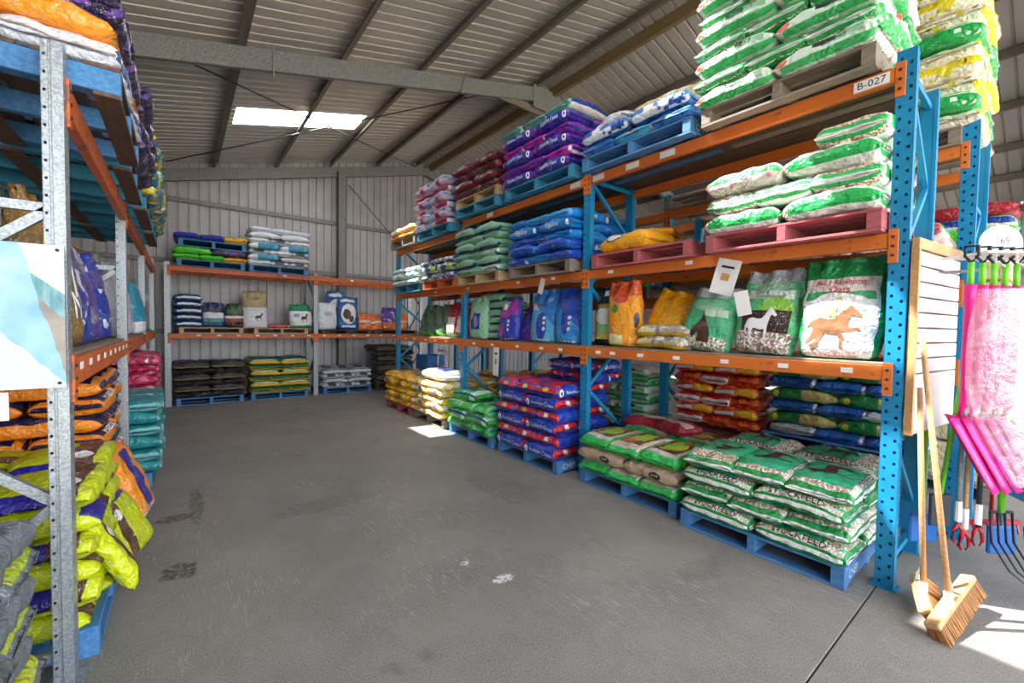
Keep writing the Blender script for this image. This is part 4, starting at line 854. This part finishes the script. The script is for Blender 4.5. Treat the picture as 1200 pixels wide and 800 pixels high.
# ---- second rack contents
stack(5.0, 1.9, -PI2, .62, 6, ['bluetan', 'greentan'], 'green, blue and tan pile in rear rack', w=1.22, d=1.0, h=.125, seed=51, show='none', letter=False, full=0)
stack(5.0, 3.0, -PI2, .55, 6, ['fire'], 'red and orange pile in rear rack', w=1.0, d=1.0, h=.13, seed=53, show='none', letter=False, full=0)
pallet(5.0, 1.95, -PI2, .47, 'timber_blue', 'upper blue pallet under the green blue and tan sacks in the rear rack', 'pallets in the rear rack')
pallet(5.0, 1.95, -PI2, .32, 'timber_blue', 'third blue pallet of the pile under the rear rack sacks', 'pallets in the rear rack')
pallet(5.0, 1.95, -PI2, .16, 'timber_blue', 'second blue pallet of the pile under the rear rack sacks', 'pallets in the rear rack')
pallet(5.0, 1.95, -PI2, 0, 'timber_blue', 'lowest blue pallet of the pile under the rear rack sacks', 'pallets in the rear rack')
for k in range(3): pallet(5.0, 3.16, -PI2, .16 * k, 'timber_red', f'red-washed pallet, {ORD[k]} of three under the fiery sacks', 'pallets in the rear rack')
stack(5.0, 4.5, -PI2, .15, 8, ['greenpile', 'whitepile'], 'green and white pile in rear rack', w=1.1, d=1.0, h=.13, seed=55, show='none', letter=False, full=0)
pallet(5.0, 4.5, -PI2, 0, 'timber_blue', 'blue pallet under the rear green and white sacks', 'pallets in the rear rack')
stack(5.0, 6.2, -PI2, .15, 6, ['graysheet', 'yellow'], 'grey and yellow pile in rear rack', w=1.2, d=1.0, h=.13, seed=57, show='none', letter=False, full=0)
pallet(5.0, 6.2, -PI2, 0, 'timber_grey', 'grey pallet under the grey and yellow sacks deep in the rear rack', 'pallets in the rear rack')
stack(5.0, 7.6, -PI2, .15, 5, ['yellow'], 'all-yellow pile deep in rear rack', w=1.2, d=1.0, h=.13, seed=58, show='none', letter=False, full=0)
pallet(5.0, 7.6, -PI2, 0, 'timber_grey', 'grey pallet under the yellow sacks deep in the rear rack', 'pallets in the rear rack')
# loose red sacks on pallets between the racks
for (x, y, a, kd, v_) in ((4.42, 3.0, .2, 'redflat', 0), (4.38, 2.6, -.3, 'redflat', 1)):
    bag(kd, (x, y, .555), -PI2 + a, .5, .34, .11, v_, 'dark red sack lying on the rear of the green and tan pile, ' + ('left' if v_ == 0 else 'right') + ' of two', 'dark red sacks on the green pile')
# middle and top level of second rack
Z2B, Z2C = 2.12, 3.24
pallet(5.0, 1.85, -PI2, Z2B, 'timber_red', 'reddish pallet on the middle beams of the rear rack, nearest bay', 'pallets in the rear rack')
stack(5.0, 1.8, -PI2, Z2B + .15, 3, ['pinkwhite'], 'cream oats pile in rear rack', w=1.15, d=1.0, h=.13, seed=61, show='right', letter=False)
pallet(5.0, 3.1, -PI2, Z2B, 'timber_grey', 'grey pallet on the middle beams of the rear rack, centre of bay', 'pallets in the rear rack')
stack(5.0, 3.1, -PI2, Z2B + .15, 3, ['yel', 'navy'], 'yellow and navy pile in rear rack', w=1.16, d=1.0, h=.13, seed=63, show='none', letter=False)
pallet(5.0, 4.6, -PI2, Z2B, 'timber_grey', 'grey pallet on the middle beams of the rear rack, second bay', 'pallets in the rear rack')
stack(5.0, 4.6, -PI2, Z2B + .15, 4, ['teal', 'graysheet'], 'teal and grey pile in rear rack', w=1.16, d=1.0, h=.13, seed=65, show='none', letter=False)
pallet(5.0, 1.7, -PI2, Z2C, 'timber_grey', 'grey pallet on the top beams of the rear rack, nearest bay', 'pallets in the rear rack')
stack(4.98, 1.66, -PI2, Z2C + .15, 9, [['yellowpile', 'yellowpile', 'greenpile']], 'tall yellow and white pile on rear rack', w=1.22, d=1.2, h=.14, seed=67, show='right', letter=False)
pallet(5.0, 3.2, -PI2, Z2C, 'timber_grey', 'grey pallet on the top beams of the rear rack, behind the silver sack', 'pallets in the rear rack')
# ---- things beyond the rear rack at the far right
pallet(6.35, 1.5, -PI2, 0, 'timber_grey', 'grey pallet on the floor right of the rear rack', 'pallets right of the rear rack')
bx = empty('hay_bale', (6.95, .75, .15), 0, 'tall block of brown paper hay bales wrapped with green top, at the far right', 'bale')
for k in range(6): link('bale', bevel_mesh(MB().box((-.55, -.45, k * .42), (.55, .45, k * .42 + .40)).me('bale', K['burlap']), .04, 2), bx)
link('green_top', bevel_mesh(MB().box((-.57, -.47, 2.5), (.57, .47, 2.62)).me('top', K['limegreen']), .03, 2), bx)
for k, (kd, nm) in enumerate((('seafoam', 'seafoam and navy sack lying on the bales at the far right'), ('redflat', 'dark red sack topmost on the bales at the far right'))):
    bag(kd, (6.9, .7, 2.78 + k * .15), -PI2, .85, .6, .16, k, nm, 'sacks on the bales')

# ================================================================== LEFT RACK (front x=-.4, faces +X)
LX = -.40; LZA, LZB = 1.52, 2.78
lxs = [2.8 + 2.7 * k for k in range(4)]
lt = [(3.0 + .28 * k, LZA - .06) for k in range(9)]
left = rack('pallet_rack', LX, 0, PI2, lxs, .84, 2.92, [[LZA, LZB]] * 3, 'galv', 'galvanised-post pallet rack with orange beams along the left edge', 'pallet racks', tickets=lt, deck=[[LZA]] * 3, beam_h=.13, beam_m='orange_old', bz=(.19, .67, 1))
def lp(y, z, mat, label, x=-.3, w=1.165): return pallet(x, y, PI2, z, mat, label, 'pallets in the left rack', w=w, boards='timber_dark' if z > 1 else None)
lp(2.95, 0, 'timber_blue', 'blue pallet on the floor under the lime and brown sacks', -.34)
lp(4.2, 0, 'timber_blue', 'blue pallet on the floor under the orange and navy sacks', -.42)
lp(5.66, 0, 'timber_blue', 'blue pallet on the floor under the teal sacks', -.24)
lp(7.0, 0, 'timber_blue', 'blue pallet on the floor under the crimson sacks', -.3)
stack(-.35, 2.92, PI2, .15, 6, ['limebrown'], 'lime and brown pile behind front-left post', w=1.17, d=1.1, h=.125, seed=71, jit=.03)
for (x, y, z, rz_, v_, lb) in ((-.38, 3.25, .42, .25, 0, 'lime and brown sack slumping off the pile front'), (-.36, 3.80, .32, -.2, 1, 'lime and brown sack hanging over the pile edge further back')):
    bag('limebrown', (x, y, z), rz_, .44, .44, .10, v_, lb, 'slumped lime sacks', roll_=1.15)
stack(-.44, 4.2, PI2, .15, 9, ['orangenavy'], 'orange and navy seed pile at left', w=1.17, d=1.0, h=.13, seed=73)
bag('orangepurple', (-.40, 4.35, .45), -.12, .62, .42, .14, 0, 'orange sack with purple panel leaning on the left pile', 'loose sacks on piles', roll_=1.2)
stack(-.16, 5.66, PI2, .15, 6, ['teal'], 'teal floor pile under left rack', w=1.17, d=1.1, h=.13, seed=75)
stack(-.22, 7.0, PI2, .15, 9, ['pinkred'], 'crimson floor pile under left rack', w=1.17, d=1.1, h=.13, seed=77)
# pile in front of rack end
lp(1.55, 0, 'timber_blue', 'blue pallet on the floor at the bottom left corner', -.52)
stack(-.50, 1.52, PI2, .15, 6, ['greylime'], 'grey and lime pile at bottom-left corner', w=1.17, d=1.0, h=.125, seed=79, jit=.03)
# standing sacks on the left shelf. rz +PI/2 => print faces +X
def sl(kind, y, x, W, L, H, label, var=0, lean=.12, roll_=0):
    bag(kind, (x, y, LZA + .02), PI2, L, W, H, var, label, 'sacks standing on the left shelf', stand=True, lean=lean, roll_=roll_)
sl('gain', 3.25, -.52, .46, .80, .22, 'brown gold sack printed GAIN behind the horse banner', 0, .12)
sl('bluest', 3.78, -.54, .5, .8, .22, 'blue and white sack next to the GAIN sack', 1, .15)
sl('purplest', 4.3, -.56, .48, .76, .22, 'violet and grey sack before the second left post', 0, .15)
sl('bluest', 4.85, -.54, .46, .7, .2, 'blue and white sack just before the second left post', 1, .12)
sl('whitepink', 5.9, -.50, .48, .74, .22, 'white and pink sack after the second left post', 0, .12)
sl('whitepink', 6.5, -.52, .46, .72, .22, 'white and pink sack further along the left shelf', 1, .12)
sl('tealwhite', 7.6, -.46, .5, .66, .22, 'teal and white sack bulging at the left shelf end', 0, .1)
# top level of left rack
for k, (y, mat, lb) in enumerate(((2.86, 'timber_blue', 'blue painted pallet on the top left beams, nearest'), (4.15, 'timber_teal', 'blue edged pallet on the top left beams, second'), (5.5, 'timber_teal', 'blue pallet on the top left beams, third'), (6.9, 'timber_teal', 'blue edged pallet on the top left beams, fourth'))):
    lp(y, LZB, mat, lb, (-.22, -.27, -.25, -.25)[k])
stack(-.22, 2.84, PI2, LZB + .15, 4, ['whiteblue', 'orangeplain', 'darkmix', 'darkmix'], 'white and orange pile on top-left blue pallet', w=1.17, d=1.1, h=.125, seed=81, letter=False, start=1)
stack(-.18, 4.12, PI2, LZB + .15, 4, ['darkmix'], 'dark purple pile on second top-left pallet', w=1.17, d=1.0, h=.13, seed=83, letter=False, jit=.03)
stack(-.14, 5.46, PI2, LZB + .15, 5, ['yelblue'], 'yellow-blue pile on third top-left pallet', w=1.2, d=1.0, h=.13, seed=85, letter=False, jit=.03)
stack(-.16, 6.86, PI2, LZB + .15, 3, ['yelblue'], 'yellow-blue pile on fourth top-left pallet', w=1.2, d=1.0, h=.13, seed=86, letter=False, jit=.03)
# horse banner on the end frame
def banner():
    bnm = NB('horse_banner_print'); tc = bnm.n('ShaderNodeTexCoord').outputs['Object']; se = bnm.n('ShaderNodeSeparateXYZ'); bnm.l(tc, se.inputs[0]); X, Z = se.outputs[0], se.outputs[2]
    wv = bnm.noise(tc, 4, 3); strk = bnm.noise(bnm.scale(tc, 26, 1, 6), 1.2, 3)
    c = bnm.mix(bnm.ramp(strk, .3, .7), lin('#9cc4e4'), lin('#c3dcef'))
    def below(a, b_, k, col, c):   # region where Z < a*X+b (+noise)
        e = bnm.math('ADD', bnm.math('MULTIPLY', X, a), bnm.math('ADD', b_, bnm.math('MULTIPLY', bnm.math('SUBTRACT', wv, .5), k)))
        return bnm.mix(bnm.math('LESS_THAN', Z, e), c, col)
    teal = bnm.mix(bnm.ramp(strk, .35, .65), lin('#3f7f88'), lin('#86b6bd')); brown = bnm.mix(bnm.ramp(wv, .35, .65), lin('#7d7a76'), lin('#b3a594')); blue = bnm.mix(bnm.ramp(wv, .35, .65), lin('#6aa6dc'), lin('#a9d0ef'))
    c = below(-.85, .41, .03, teal, lin('#d9d6d8')); c = below(-1.25, .30, .05, brown, c)
    c = below(-4.2, .06, .25, blue, c); c = below(-1.2, .02, .12, lin('#c4dff2'), c)
    return bnm.fin(c, .35)
bn = empty('banner', (-.40, 2.70, 1.405), 0, 'pale blue banner with a horse picture on the left rack end', 'banner', rot=(0, 0, 0))
link('printed_sheet', MB().box((-.62, -.006, 0), (0.0, 0, .62)).me('banner_sheet', banner()), bn)
for (x, z) in ((-.02, .6), (-.02, .02)): link('eyelet', MB().tube([(x, -.012, z), (x, -.005, z)], .007, 8).me('eyelet', M['rod']), bn)
link('sheet', boxme(.3, .004, .12, M['graysheet'] if 'graysheet' in M else M['paper'], 0), empty('notice_sheet', (-.73, 2.74, 1.27), 0, 'pale sheet hanging below the horse banner', 'sheet'), (0, 0, 0))

# ================================================================== BACK RACK (front Y=10.91, faces -Y)
BY = 10.91; BA, BB = 1.47, 2.83
bt = [(.3 + .35 * k, BA - .055) for k in range(14)] + [(1.9, BB - .05), (3.4, BB - .05)]
back = rack('pallet_rack', 0, BY, 0, [-.20, 2.56, 5.3], .84, 2.9, [[BA, BB]] * 2, 'galv', 'galvanised-post rack with orange beams against the back wall', 'pallet racks', tickets=bt, beam_h=.1, beam_m='orange_old')
def bp(x, z, mat, label, w=1.165, y=BY - .05, hh=.15): return pallet(x, y, 0, z, mat, label, 'pallets in the back rack', w=w, hh=hh, d=.9)
bp(-.08, 0, 'timber_blue', 'blue pallet on the floor under the black and gold sacks'); bp(1.22, 0, 'timber_blue', 'blue pallet on the floor under the yellow and green sacks')
bp(2.72, 0, 'timber_blue', 'blue pallet on the floor under the white and grey sacks'); bp(4.0, 0, 'timber_dark', 'dark pallet on the floor in the back right corner')
stack(-.12, BY - .08, 0, .15, 6, ['blackgold'], 'black and gold pile by back wall', w=1.25, d=1.0, h=.125, seed=91, show='none')
stack(1.2, BY - .08, 0, .15, 6, ['yelgreen'], 'yellow and green pile by back wall', w=1.2, d=1.0, h=.13, seed=93, show='none', letter=False)
stack(2.7, BY - .08, 0, .15, 4, ['whitegrey'], 'white and grey floor pile by back wall', w=1.17, d=1.0, h=.12, seed=95, show='none')
stack(3.98, BY - .2, 0, .15, 8, ['darkbrown'], 'dark brown pile in back right corner', w=1.0, d=1.0, h=.13, seed=97, show='none')
bp(-.02, BA, 'timber', 'pale pallet at middle height, left of the back rack', 1.1, hh=.13); bp(1.28, BA, 'timber', 'pale pallet at middle height, right half of the left back bay', 1.1, hh=.13)
bp(2.68, BA, 'timber_dark', 'dark pallet at middle height in the right back bay', 1.2, hh=.1); bp(3.95, BA, 'timber_dark', 'second dark pallet at middle height in the right back bay', 1.2, hh=.1)
zm = BA + .13
for k in range(5): bag('navy', (.12, BY + .3, zm + k * .135), 0, .5, .45, .14, k % 2, f'navy sack, {ORD[k]} of five piled against the left back post', 'navy sacks in the back rack')
def sb(kind, x, W, L, H, label, var=0, z=zm, lean=.06, roll_=0, y=BY + .15): bag(kind, (x, y, z), 0, L, W, H, var, label, 'sacks standing in the back rack', stand=True, lean=lean, roll_=roll_)
sb('navywhite', .56, .42, .52, .2, 'navy and white standing sack right of the navy pile')
sb('darkgreenred', .93, .36, .52, .2, 'black, red and green standing sack in the back rack', 1)
sb('tallburlap', 1.33, .5, .84, .24, 'tall brown and white hessian sack in the back rack', 0, roll_=-.02, z=zm - .02)
bag('pinkred', (1.83, BY + .25, zm), 0, .45, .4, .09, 1, 'flat pink sack lying between the hessian and green-topped sacks')
sb('greenwhite', 2.26, .5, .56, .2, 'green-topped white sack with a dark horse near the back post')
zk = BA + .1
sb('plainwhite', 2.86, .44, .66, .2, 'plain white standing sack right of the back post', 0, zk)
sb('bluehorse', 3.34, .5, .82, .24, 'deep blue sack with a horse in a white oval', 0, zk, y=BY + .12)
sb('bluehorse', 3.12, .46, .98, .2, 'taller deep blue sack behind the horse-oval sack', 1, zk, y=BY + .42)
sb('orangered', 3.78, .34, .42, .16, 'orange snack sack right of the blue horse sack', 0, zk); sb('orangered', 4.08, .34, .4, .16, 'orange and red snack sack beside the violet one', 1, zk, roll_=-.15)
sb('violet', 4.42, .4, .6, .2, 'violet and orange sack near the far end of the back rack', 0, zk); sb('orangered', 4.78, .34, .44, .16, 'orange sack nearest the corner in the back rack', 0, zk)
bp(-.05, BB, 'timber_blue', 'blue pallet on the top back beams at left'); bp(1.2, BB, 'timber_blue', 'blue pallet on the top back beams under the teal and grey sacks')
stack(-.1, BY - .08, 0, BB + .15, 2, [['limegreen', 'blueyellow'], ['limegreen', 'darkmix', 'limegreen']], 'lime and yellow pile on top back beams', w=1.25, d=1.0, h=.125, seed=101, show='none', letter=False)
pal_up = bp(-.02, BB + .15 + .255, 'timber_blue', 'blue pallet stacked over the lime and yellow sacks')
stack(-.08, BY - .08, 0, BB + .15 + .405, 1, [['bluedark', 'blueyellow']], 'blue and yellow sacks on highest back pallet', w=1.22, d=1.0, h=.14, seed=102, show='none', letter=False)
stack(1.18, BY - .1, 0, BB + .15, 5, [['whitegrey', 'tealwhite'], ['tealwhite', 'whitegrey']], 'teal and grey pile on top back beams', w=1.22, d=1.0, h=.125, seed=103, show='none', letter=False)
stack(1.2, BY - .1, 0, BB + .15 + .615, 2, ['plainwhite'], 'cream sacks topping the teal and grey pile', w=1.2, d=1.0, h=.12, seed=105, show='none', letter=False, start=1)

# ================================================================== SLATWALL AND TOOLS at the near rack end
sw = empty('slatwall_panel', (3.70, .575, 1.04), -.12, 'white slatted display panel with timber edge on the near rack end', 'panel')
for k in range(8): link('slat', bevel_mesh(MB().box((.03, -.012, .40 + k * .1), (.86, .006, .40 + k * .1 + .09)).me('slat', M['white_panel']), .004), sw)
link('backing_board', MB().box((.02, .006, .38), (.87, .016, 1.2)).me('backing', M['timber_dark']), sw)
link('lower_sheet', bevel_mesh(MB().box((.03, -.012, 0), (.86, .01, .39)).me('lower', M['white_panel']), .003), sw)
link('top_board', bevel_mesh(MB().box((0, -.02, 1.2), (.88, .02, 1.27)).me('topb', M['slat_wood']), .003), sw)
link('edge_strip', MB().box((0, -.02, .0), (.028, .02, 1.2)).me('edge', M['slat_wood']), sw)
for k, x in enumerate((.4, .46, .52)):
    link('hook', MB().tube([(x, -.012, 1.08 - .0 * k), (x, -.2, 1.08)], .004, 5).me('hook', M['galv']), sw)
# brooms
def broom(A, B_, bd, top, hs, label):
    """block from A to B_, bristles along bd, handle from the block to top"""
    A, B_, bd, tp = Vector(A), Vector(B_), Vector(bd), Vector(top); mid = A.lerp(B_, hs); X = (B_ - A).normalized(); Zb = -(bd - X * bd.dot(X)).normalized(); Yb = Zb.cross(X)
    o = empty('broom', tuple(mid), 0, label, 'broom', 'timber brooms')
    Mx = Matrix(((X.x, Yb.x, Zb.x), (X.y, Yb.y, Zb.y), (X.z, Yb.z, Zb.z))).to_4x4(); L = (B_ - A).length
    hd = link('head_block', bevel_mesh(MB().box((-L * hs, -.036, .0), (L * (1 - hs), .036, .034)).me('head', M['broom_wood']), .010, 2), o); hd.matrix_local = Mx
    b = MB(); R2 = random.Random(4)
    for i in range(60):
        for j in range(9):
            x = -L * hs + .012 + (L - .024) * i / 59 + R2.uniform(-.003, .003); y = -.031 + .062 * j / 8
            b.bar((x, y, .004), (x + R2.uniform(-.006, .006), y * 1.35 + R2.uniform(-.005, .005), -.082 + R2.uniform(-.006, .004)), .0065, .0065)
    br = link('bristles', b.me('bristles', M['bristle']), o); br.matrix_local = Mx; br['kind'] = 'stuff'
    q = tp - mid; d = q.normalized()
    link('handle', MB().tube([d * .01, q], [.0155, .0145], 10).me('handle', M['broom_wood'], True), o)
    link('socket', MB().tube([d * .005, d * .085], .021, 10).me('socket', M['white'], True), o)
    link('bracket', MB().bar(d * .2, X * .11 + Zb * .034, .005, .018).me('bracket', M['galv']), o)
broom((3.40, .40, .075), (3.74, .50, .13), (.055, -.043, -.05), (3.66, .52, 1.36), .45, 'left timber broom standing nearly upright against the slatted panel')
broom((3.27, .365, .06), (3.86, .28, .175), (.055, -.043, -.085), (3.66, .52, 1.68), .42, 'right timber broom with a wide coir head, its handle leaning on the slatted panel')
# white hook rack and shovels
RX_, RY_ = 4.15, .42; hv = Vector((.78, -.61, 0)); fv = Vector((-.61, -.78, 0))   # rack bracket runs across the view
hb = empty('hook_bracket', (4.06, .5, 2.20), math.atan2(-.61, .78), 'white perforated hook bracket carrying the pink shovels', 'bracket')
link('plate', bevel_mesh(MB().box((0, -.28, 0), (.72, .02, .012)).me('plate', M['white']), .004), hb)
for k in range(5): link('hook', MB().tube([(.12 + .13 * k, -.22, 0), (.12 + .13 * k, -.22, -.05), (.12 + .13 * k, -.27, -.08)], .006, 6).me('hook', M['white']), hb)
pr = empty('sign', (4.45, .26, 2.2), math.atan2(-.61, .78), 'white arched price sign above the pink shovels', 'sign')
b = MB(); n = 14; b.v = [(0.15 * math.cos(PI * i / n), 0, .13 + .12 * math.sin(PI * i / n)) for i in range(n + 1)] + [(-.15, 0, 0), (.15, 0, 0)]; b.f = [tuple(range(n + 3))]
me = b.me('arch', M['white']); bm = bmesh.new(); bm.from_mesh(me); bmesh.ops.solidify(bm, geom=bm.faces[:], thickness=.006); bm.to_mesh(me); bm.free(); link('face', me, pr)
vs, fs, wd = text_tris('169'); me = bpy.data.meshes.new('lettering'); me.from_pydata([(v.x * .09 / wd, -.008, .14 + v.y * .09 / wd) for v in vs], [], fs); me.materials.append(M['black']); link('lettering', me, pr)
def W(a, b_, z): return Vector((4.06, .5, z)) + hv * a + fv * b_
def shovel(i, a, b_, label):
    o = empty('shovel', tuple(W(a, b_, 1.95)), -1.36, label, 'shovel', 'pink plastic shovels')
    link('grip', MB().tube([(0, 0, .2), (0, 0, .06)], .016, 8).me('grip', M['lime'], True), o)
    link('loop_handle', MB().tube([(0, 0, .2), (-.03, 0, .24), (-.03, 0, .3), (.03, 0, .3), (.03, 0, .24), (0, 0, .2)], .009, 6).me('loop', M['darkmetal'], True), o)
    link('shaft', MB().tube([(0, 0, .06), (0, 0, -.04), (0, 0, -.05), (0, 0, -.70), (-.04, -.0, -.82)], [.03, .03, .024, .024, .02], 8).me('shaft', M['pink'], True), o)
    # scoop blade, dished
    b = MB(); nu, nv = 8, 8; w_ = .15; hgt = .42
    for u in range(nu + 1):
        for v in range(nv + 1):
            s = u / nu * 2 - 1; t = v / nv; x = (-.07 + t * .19); wdt = w_ * (.75 + .25 * t)
            b.v.append((x + .0, s * wdt - .03, 0)); b.v[-1] = (x - .0 + .05 * (1 - s * s), s * wdt, -.78 - t * hgt)
    for u in range(nu):
        for v in range(nv): k = u * (nv + 1) + v; b.f.append((k, k + 1, k + nv + 2, k + nv + 1))
    me = b.me('blade', M['pink'], True); bm = bmesh.new(); bm.from_mesh(me); bmesh.ops.solidify(bm, geom=bm.faces[:], thickness=.008); bm.to_mesh(me); bm.free(); link('blade', me, o)
pos = ['nearest the slatted panel', 'second from the slatted panel', 'in the middle', 'second from the right', 'nearest the right edge']
for i in range(5): shovel(i, -.02 + .09 * i, -.02 - .015 * i + .23, f'hot pink plastic shovel hanging {pos[i]} of five')
# polythene sleeve over the shovels
b = MB(); n = 20; rows = [(1.98, .22, .08), (1.8, .27, .12), (1.5, .28, .13), (1.2, .27, .12), (.98, .24, .14), (.78, .2, .16)]; c0 = (.22, .25)
for (z, ra, rb) in rows:
    for k in range(n):
        t = 2 * PI * k / n; rr = 1 + .10 * noise.noise(Vector((math.cos(t) * 2, math.sin(t) * 2, z * 4)))
        shift = .1 if z < 1.1 else 0
        b.v.append(tuple(W(c0[0] + shift + ra * rr * math.cos(t), c0[1] + rb * rr * math.sin(t), z)))
for r in range(len(rows) - 1):
    for k in range(n): k2 = (k + 1) % n; b.f.append((r*n+k, r*n+k2, (r+1)*n+k2, (r+1)*n+k))
pv = link('plastic_sleeve', b.me('sleeve', M['poly'], True)); tag(pv, 'clear crinkled plastic sleeve around the pink shovels', 'bag')
sm_ = pv.modifiers.new('smooth', 'SUBSURF'); sm_.levels = 2; sm_.render_levels = 2
# other hanging tools below
def tool(a, b_, z0, z1, mat, label, head, rad=.014, da=0, grip=None):
    o = empty('garden_tool', tuple(W(a, b_, z0)), math.atan2(-.61, .78), label, 'tool', 'long-handled tools hanging at the rack end')
    link('handle', MB().tube([(0, 0, 0), (da, 0, z1 - z0)], rad, 8).me('handle', M[mat], True), o)
    if head == 'scraper':
        link('head', bevel_mesh(MB().box((-.07, -.01, -.22), (.07, .012, 0)).me('head', M['darkmetal']), .006), o)
    elif head == 'fork':
        for k in range(4):
            x = -.075 + .05 * k; link('tine', MB().tube([(x, 0, 0), (x, -.02, -.2), (x + .05, -.09, -.36), (x + .1, -.2, -.44)], [.008, .008, .007, .003], 6).me('tine', M['darkmetal'], True), o)
        link('crossbar', MB().tube([(-.075, 0, 0), (.075, 0, 0)], .01, 6).me('crossbar', M['darkmetal']), o)
    elif head == 'claw':
        for s in (-1, 1): link('claw', MB().tube([(0, 0, 0), (s * .03, 0, -.04), (s * .035, 0, -.1), (s * .015, 0, -.13)], [.012, .011, .01, .006], 6).me('claw', M['redtool'], True), o)
        link('sleeve', MB().tube([(0, 0, .02), (0, 0, .16)], .019, 8).me('sleeve', M['white']), o)
    elif head == 'rake':
        link('head', MB().bar((-.2, 0, 0), (.2, 0, 0), .03, .03).me('head', M['redtool']), o)
        for k in range(8): link('tooth', MB().bar((-.19 + .054 * k, 0, 0), (-.19 + .054 * k, -.02, -.08), .01, .01).me('tooth', M['redtool']), o)
    elif head == 'pick':
        link('head', bevel_mesh(MB().box((-.1, -.02, -.2), (.1, .01, 0)).me('head', M['bluetool']), .01), o)
tool(.05, -.1, .42, 1.75, 'lime', 'lime-handled tool with blue scraper head beside the brooms', 'pick')
tool(.02, .05, .62, 1.50, 'lime', 'lime-handled scraper nearest the slatted panel', 'scraper', da=.12)
tool(.18, .02, .40, 1.55, 'galv', 'silver-handled pick-up claw, left of three', 'claw')
tool(.25, .0, .34, 1.5, 'broom_wood', 'timber-handled pick-up claw, middle of three', 'claw')
tool(.32, .02, .38, 1.5, 'darkmetal', 'dark-handled pick-up claw, right of three', 'claw')
tool(.44, .05, .50, 1.2, 'lime', 'lime-handled manure fork with curved dark tines', 'fork', .018)
tool(.50, .2, .46, 1.2, 'darkmetal', 'dark-handled fork hanging right of the claws', 'fork', .014)
tool(.66, -.2, .32, 1.3, 'redtool', 'red-handled rake standing at the right edge', 'rake', .012)
tool(.62, -.1, .34, 1.3, 'galv', 'silver-handled blue shovel at the right edge', 'pick', .012)
lbm = MB()
o = link('plastic_bag', bag_mesh('tealwhite', .46, .34, .2, 0, False)); o.data = o.data.copy(); o.data.materials[0] = M['sky_bag']; o.location = tuple(W(.62, .1, .62)); o.rotation_euler = (.2, .1, -.66); tag(o, 'light blue plastic bag bunched under the pink shovels', 'bag')  # bunched light blue plastic bag, shaped from a sack mesh

# the sacks buried inside the piles, which the view does not show, joined as one object
if HEAP:
    bpy.context.view_layer.update()
    V, F, MI, UV, mats = [], [], [], [], []
    for o in HEAP:
        me = o.data; mw = o.matrix_world; n0 = len(V); V += [tuple(mw @ v.co) for v in me.vertices]
        mt = me.materials[0]
        if mt not in mats: mats.append(mt)
        k = mats.index(mt)
        for p in me.polygons: F.append(tuple(n0 + i for i in p.vertices)); MI.append(k)
        u = [0.0] * (2 * len(me.loops)); me.uv_layers[0].data.foreach_get('uv', u); UV += u
    me = bpy.data.meshes.new('sack_heap'); me.from_pydata(V, [], F)
    for mt in mats: me.materials.append(mt)
    me.polygons.foreach_set('material_index', MI); me.polygons.foreach_set('use_smooth', [True] * len(F)); me.uv_layers.new(name='uv').data.foreach_set('uv', UV)
    for o in HEAP: bpy.data.objects.remove(o)
    tag(link('sack_heap', me), 'the hidden inner feed sacks packed inside the piles on all racks', 'feed sacks', None, 'stuff')
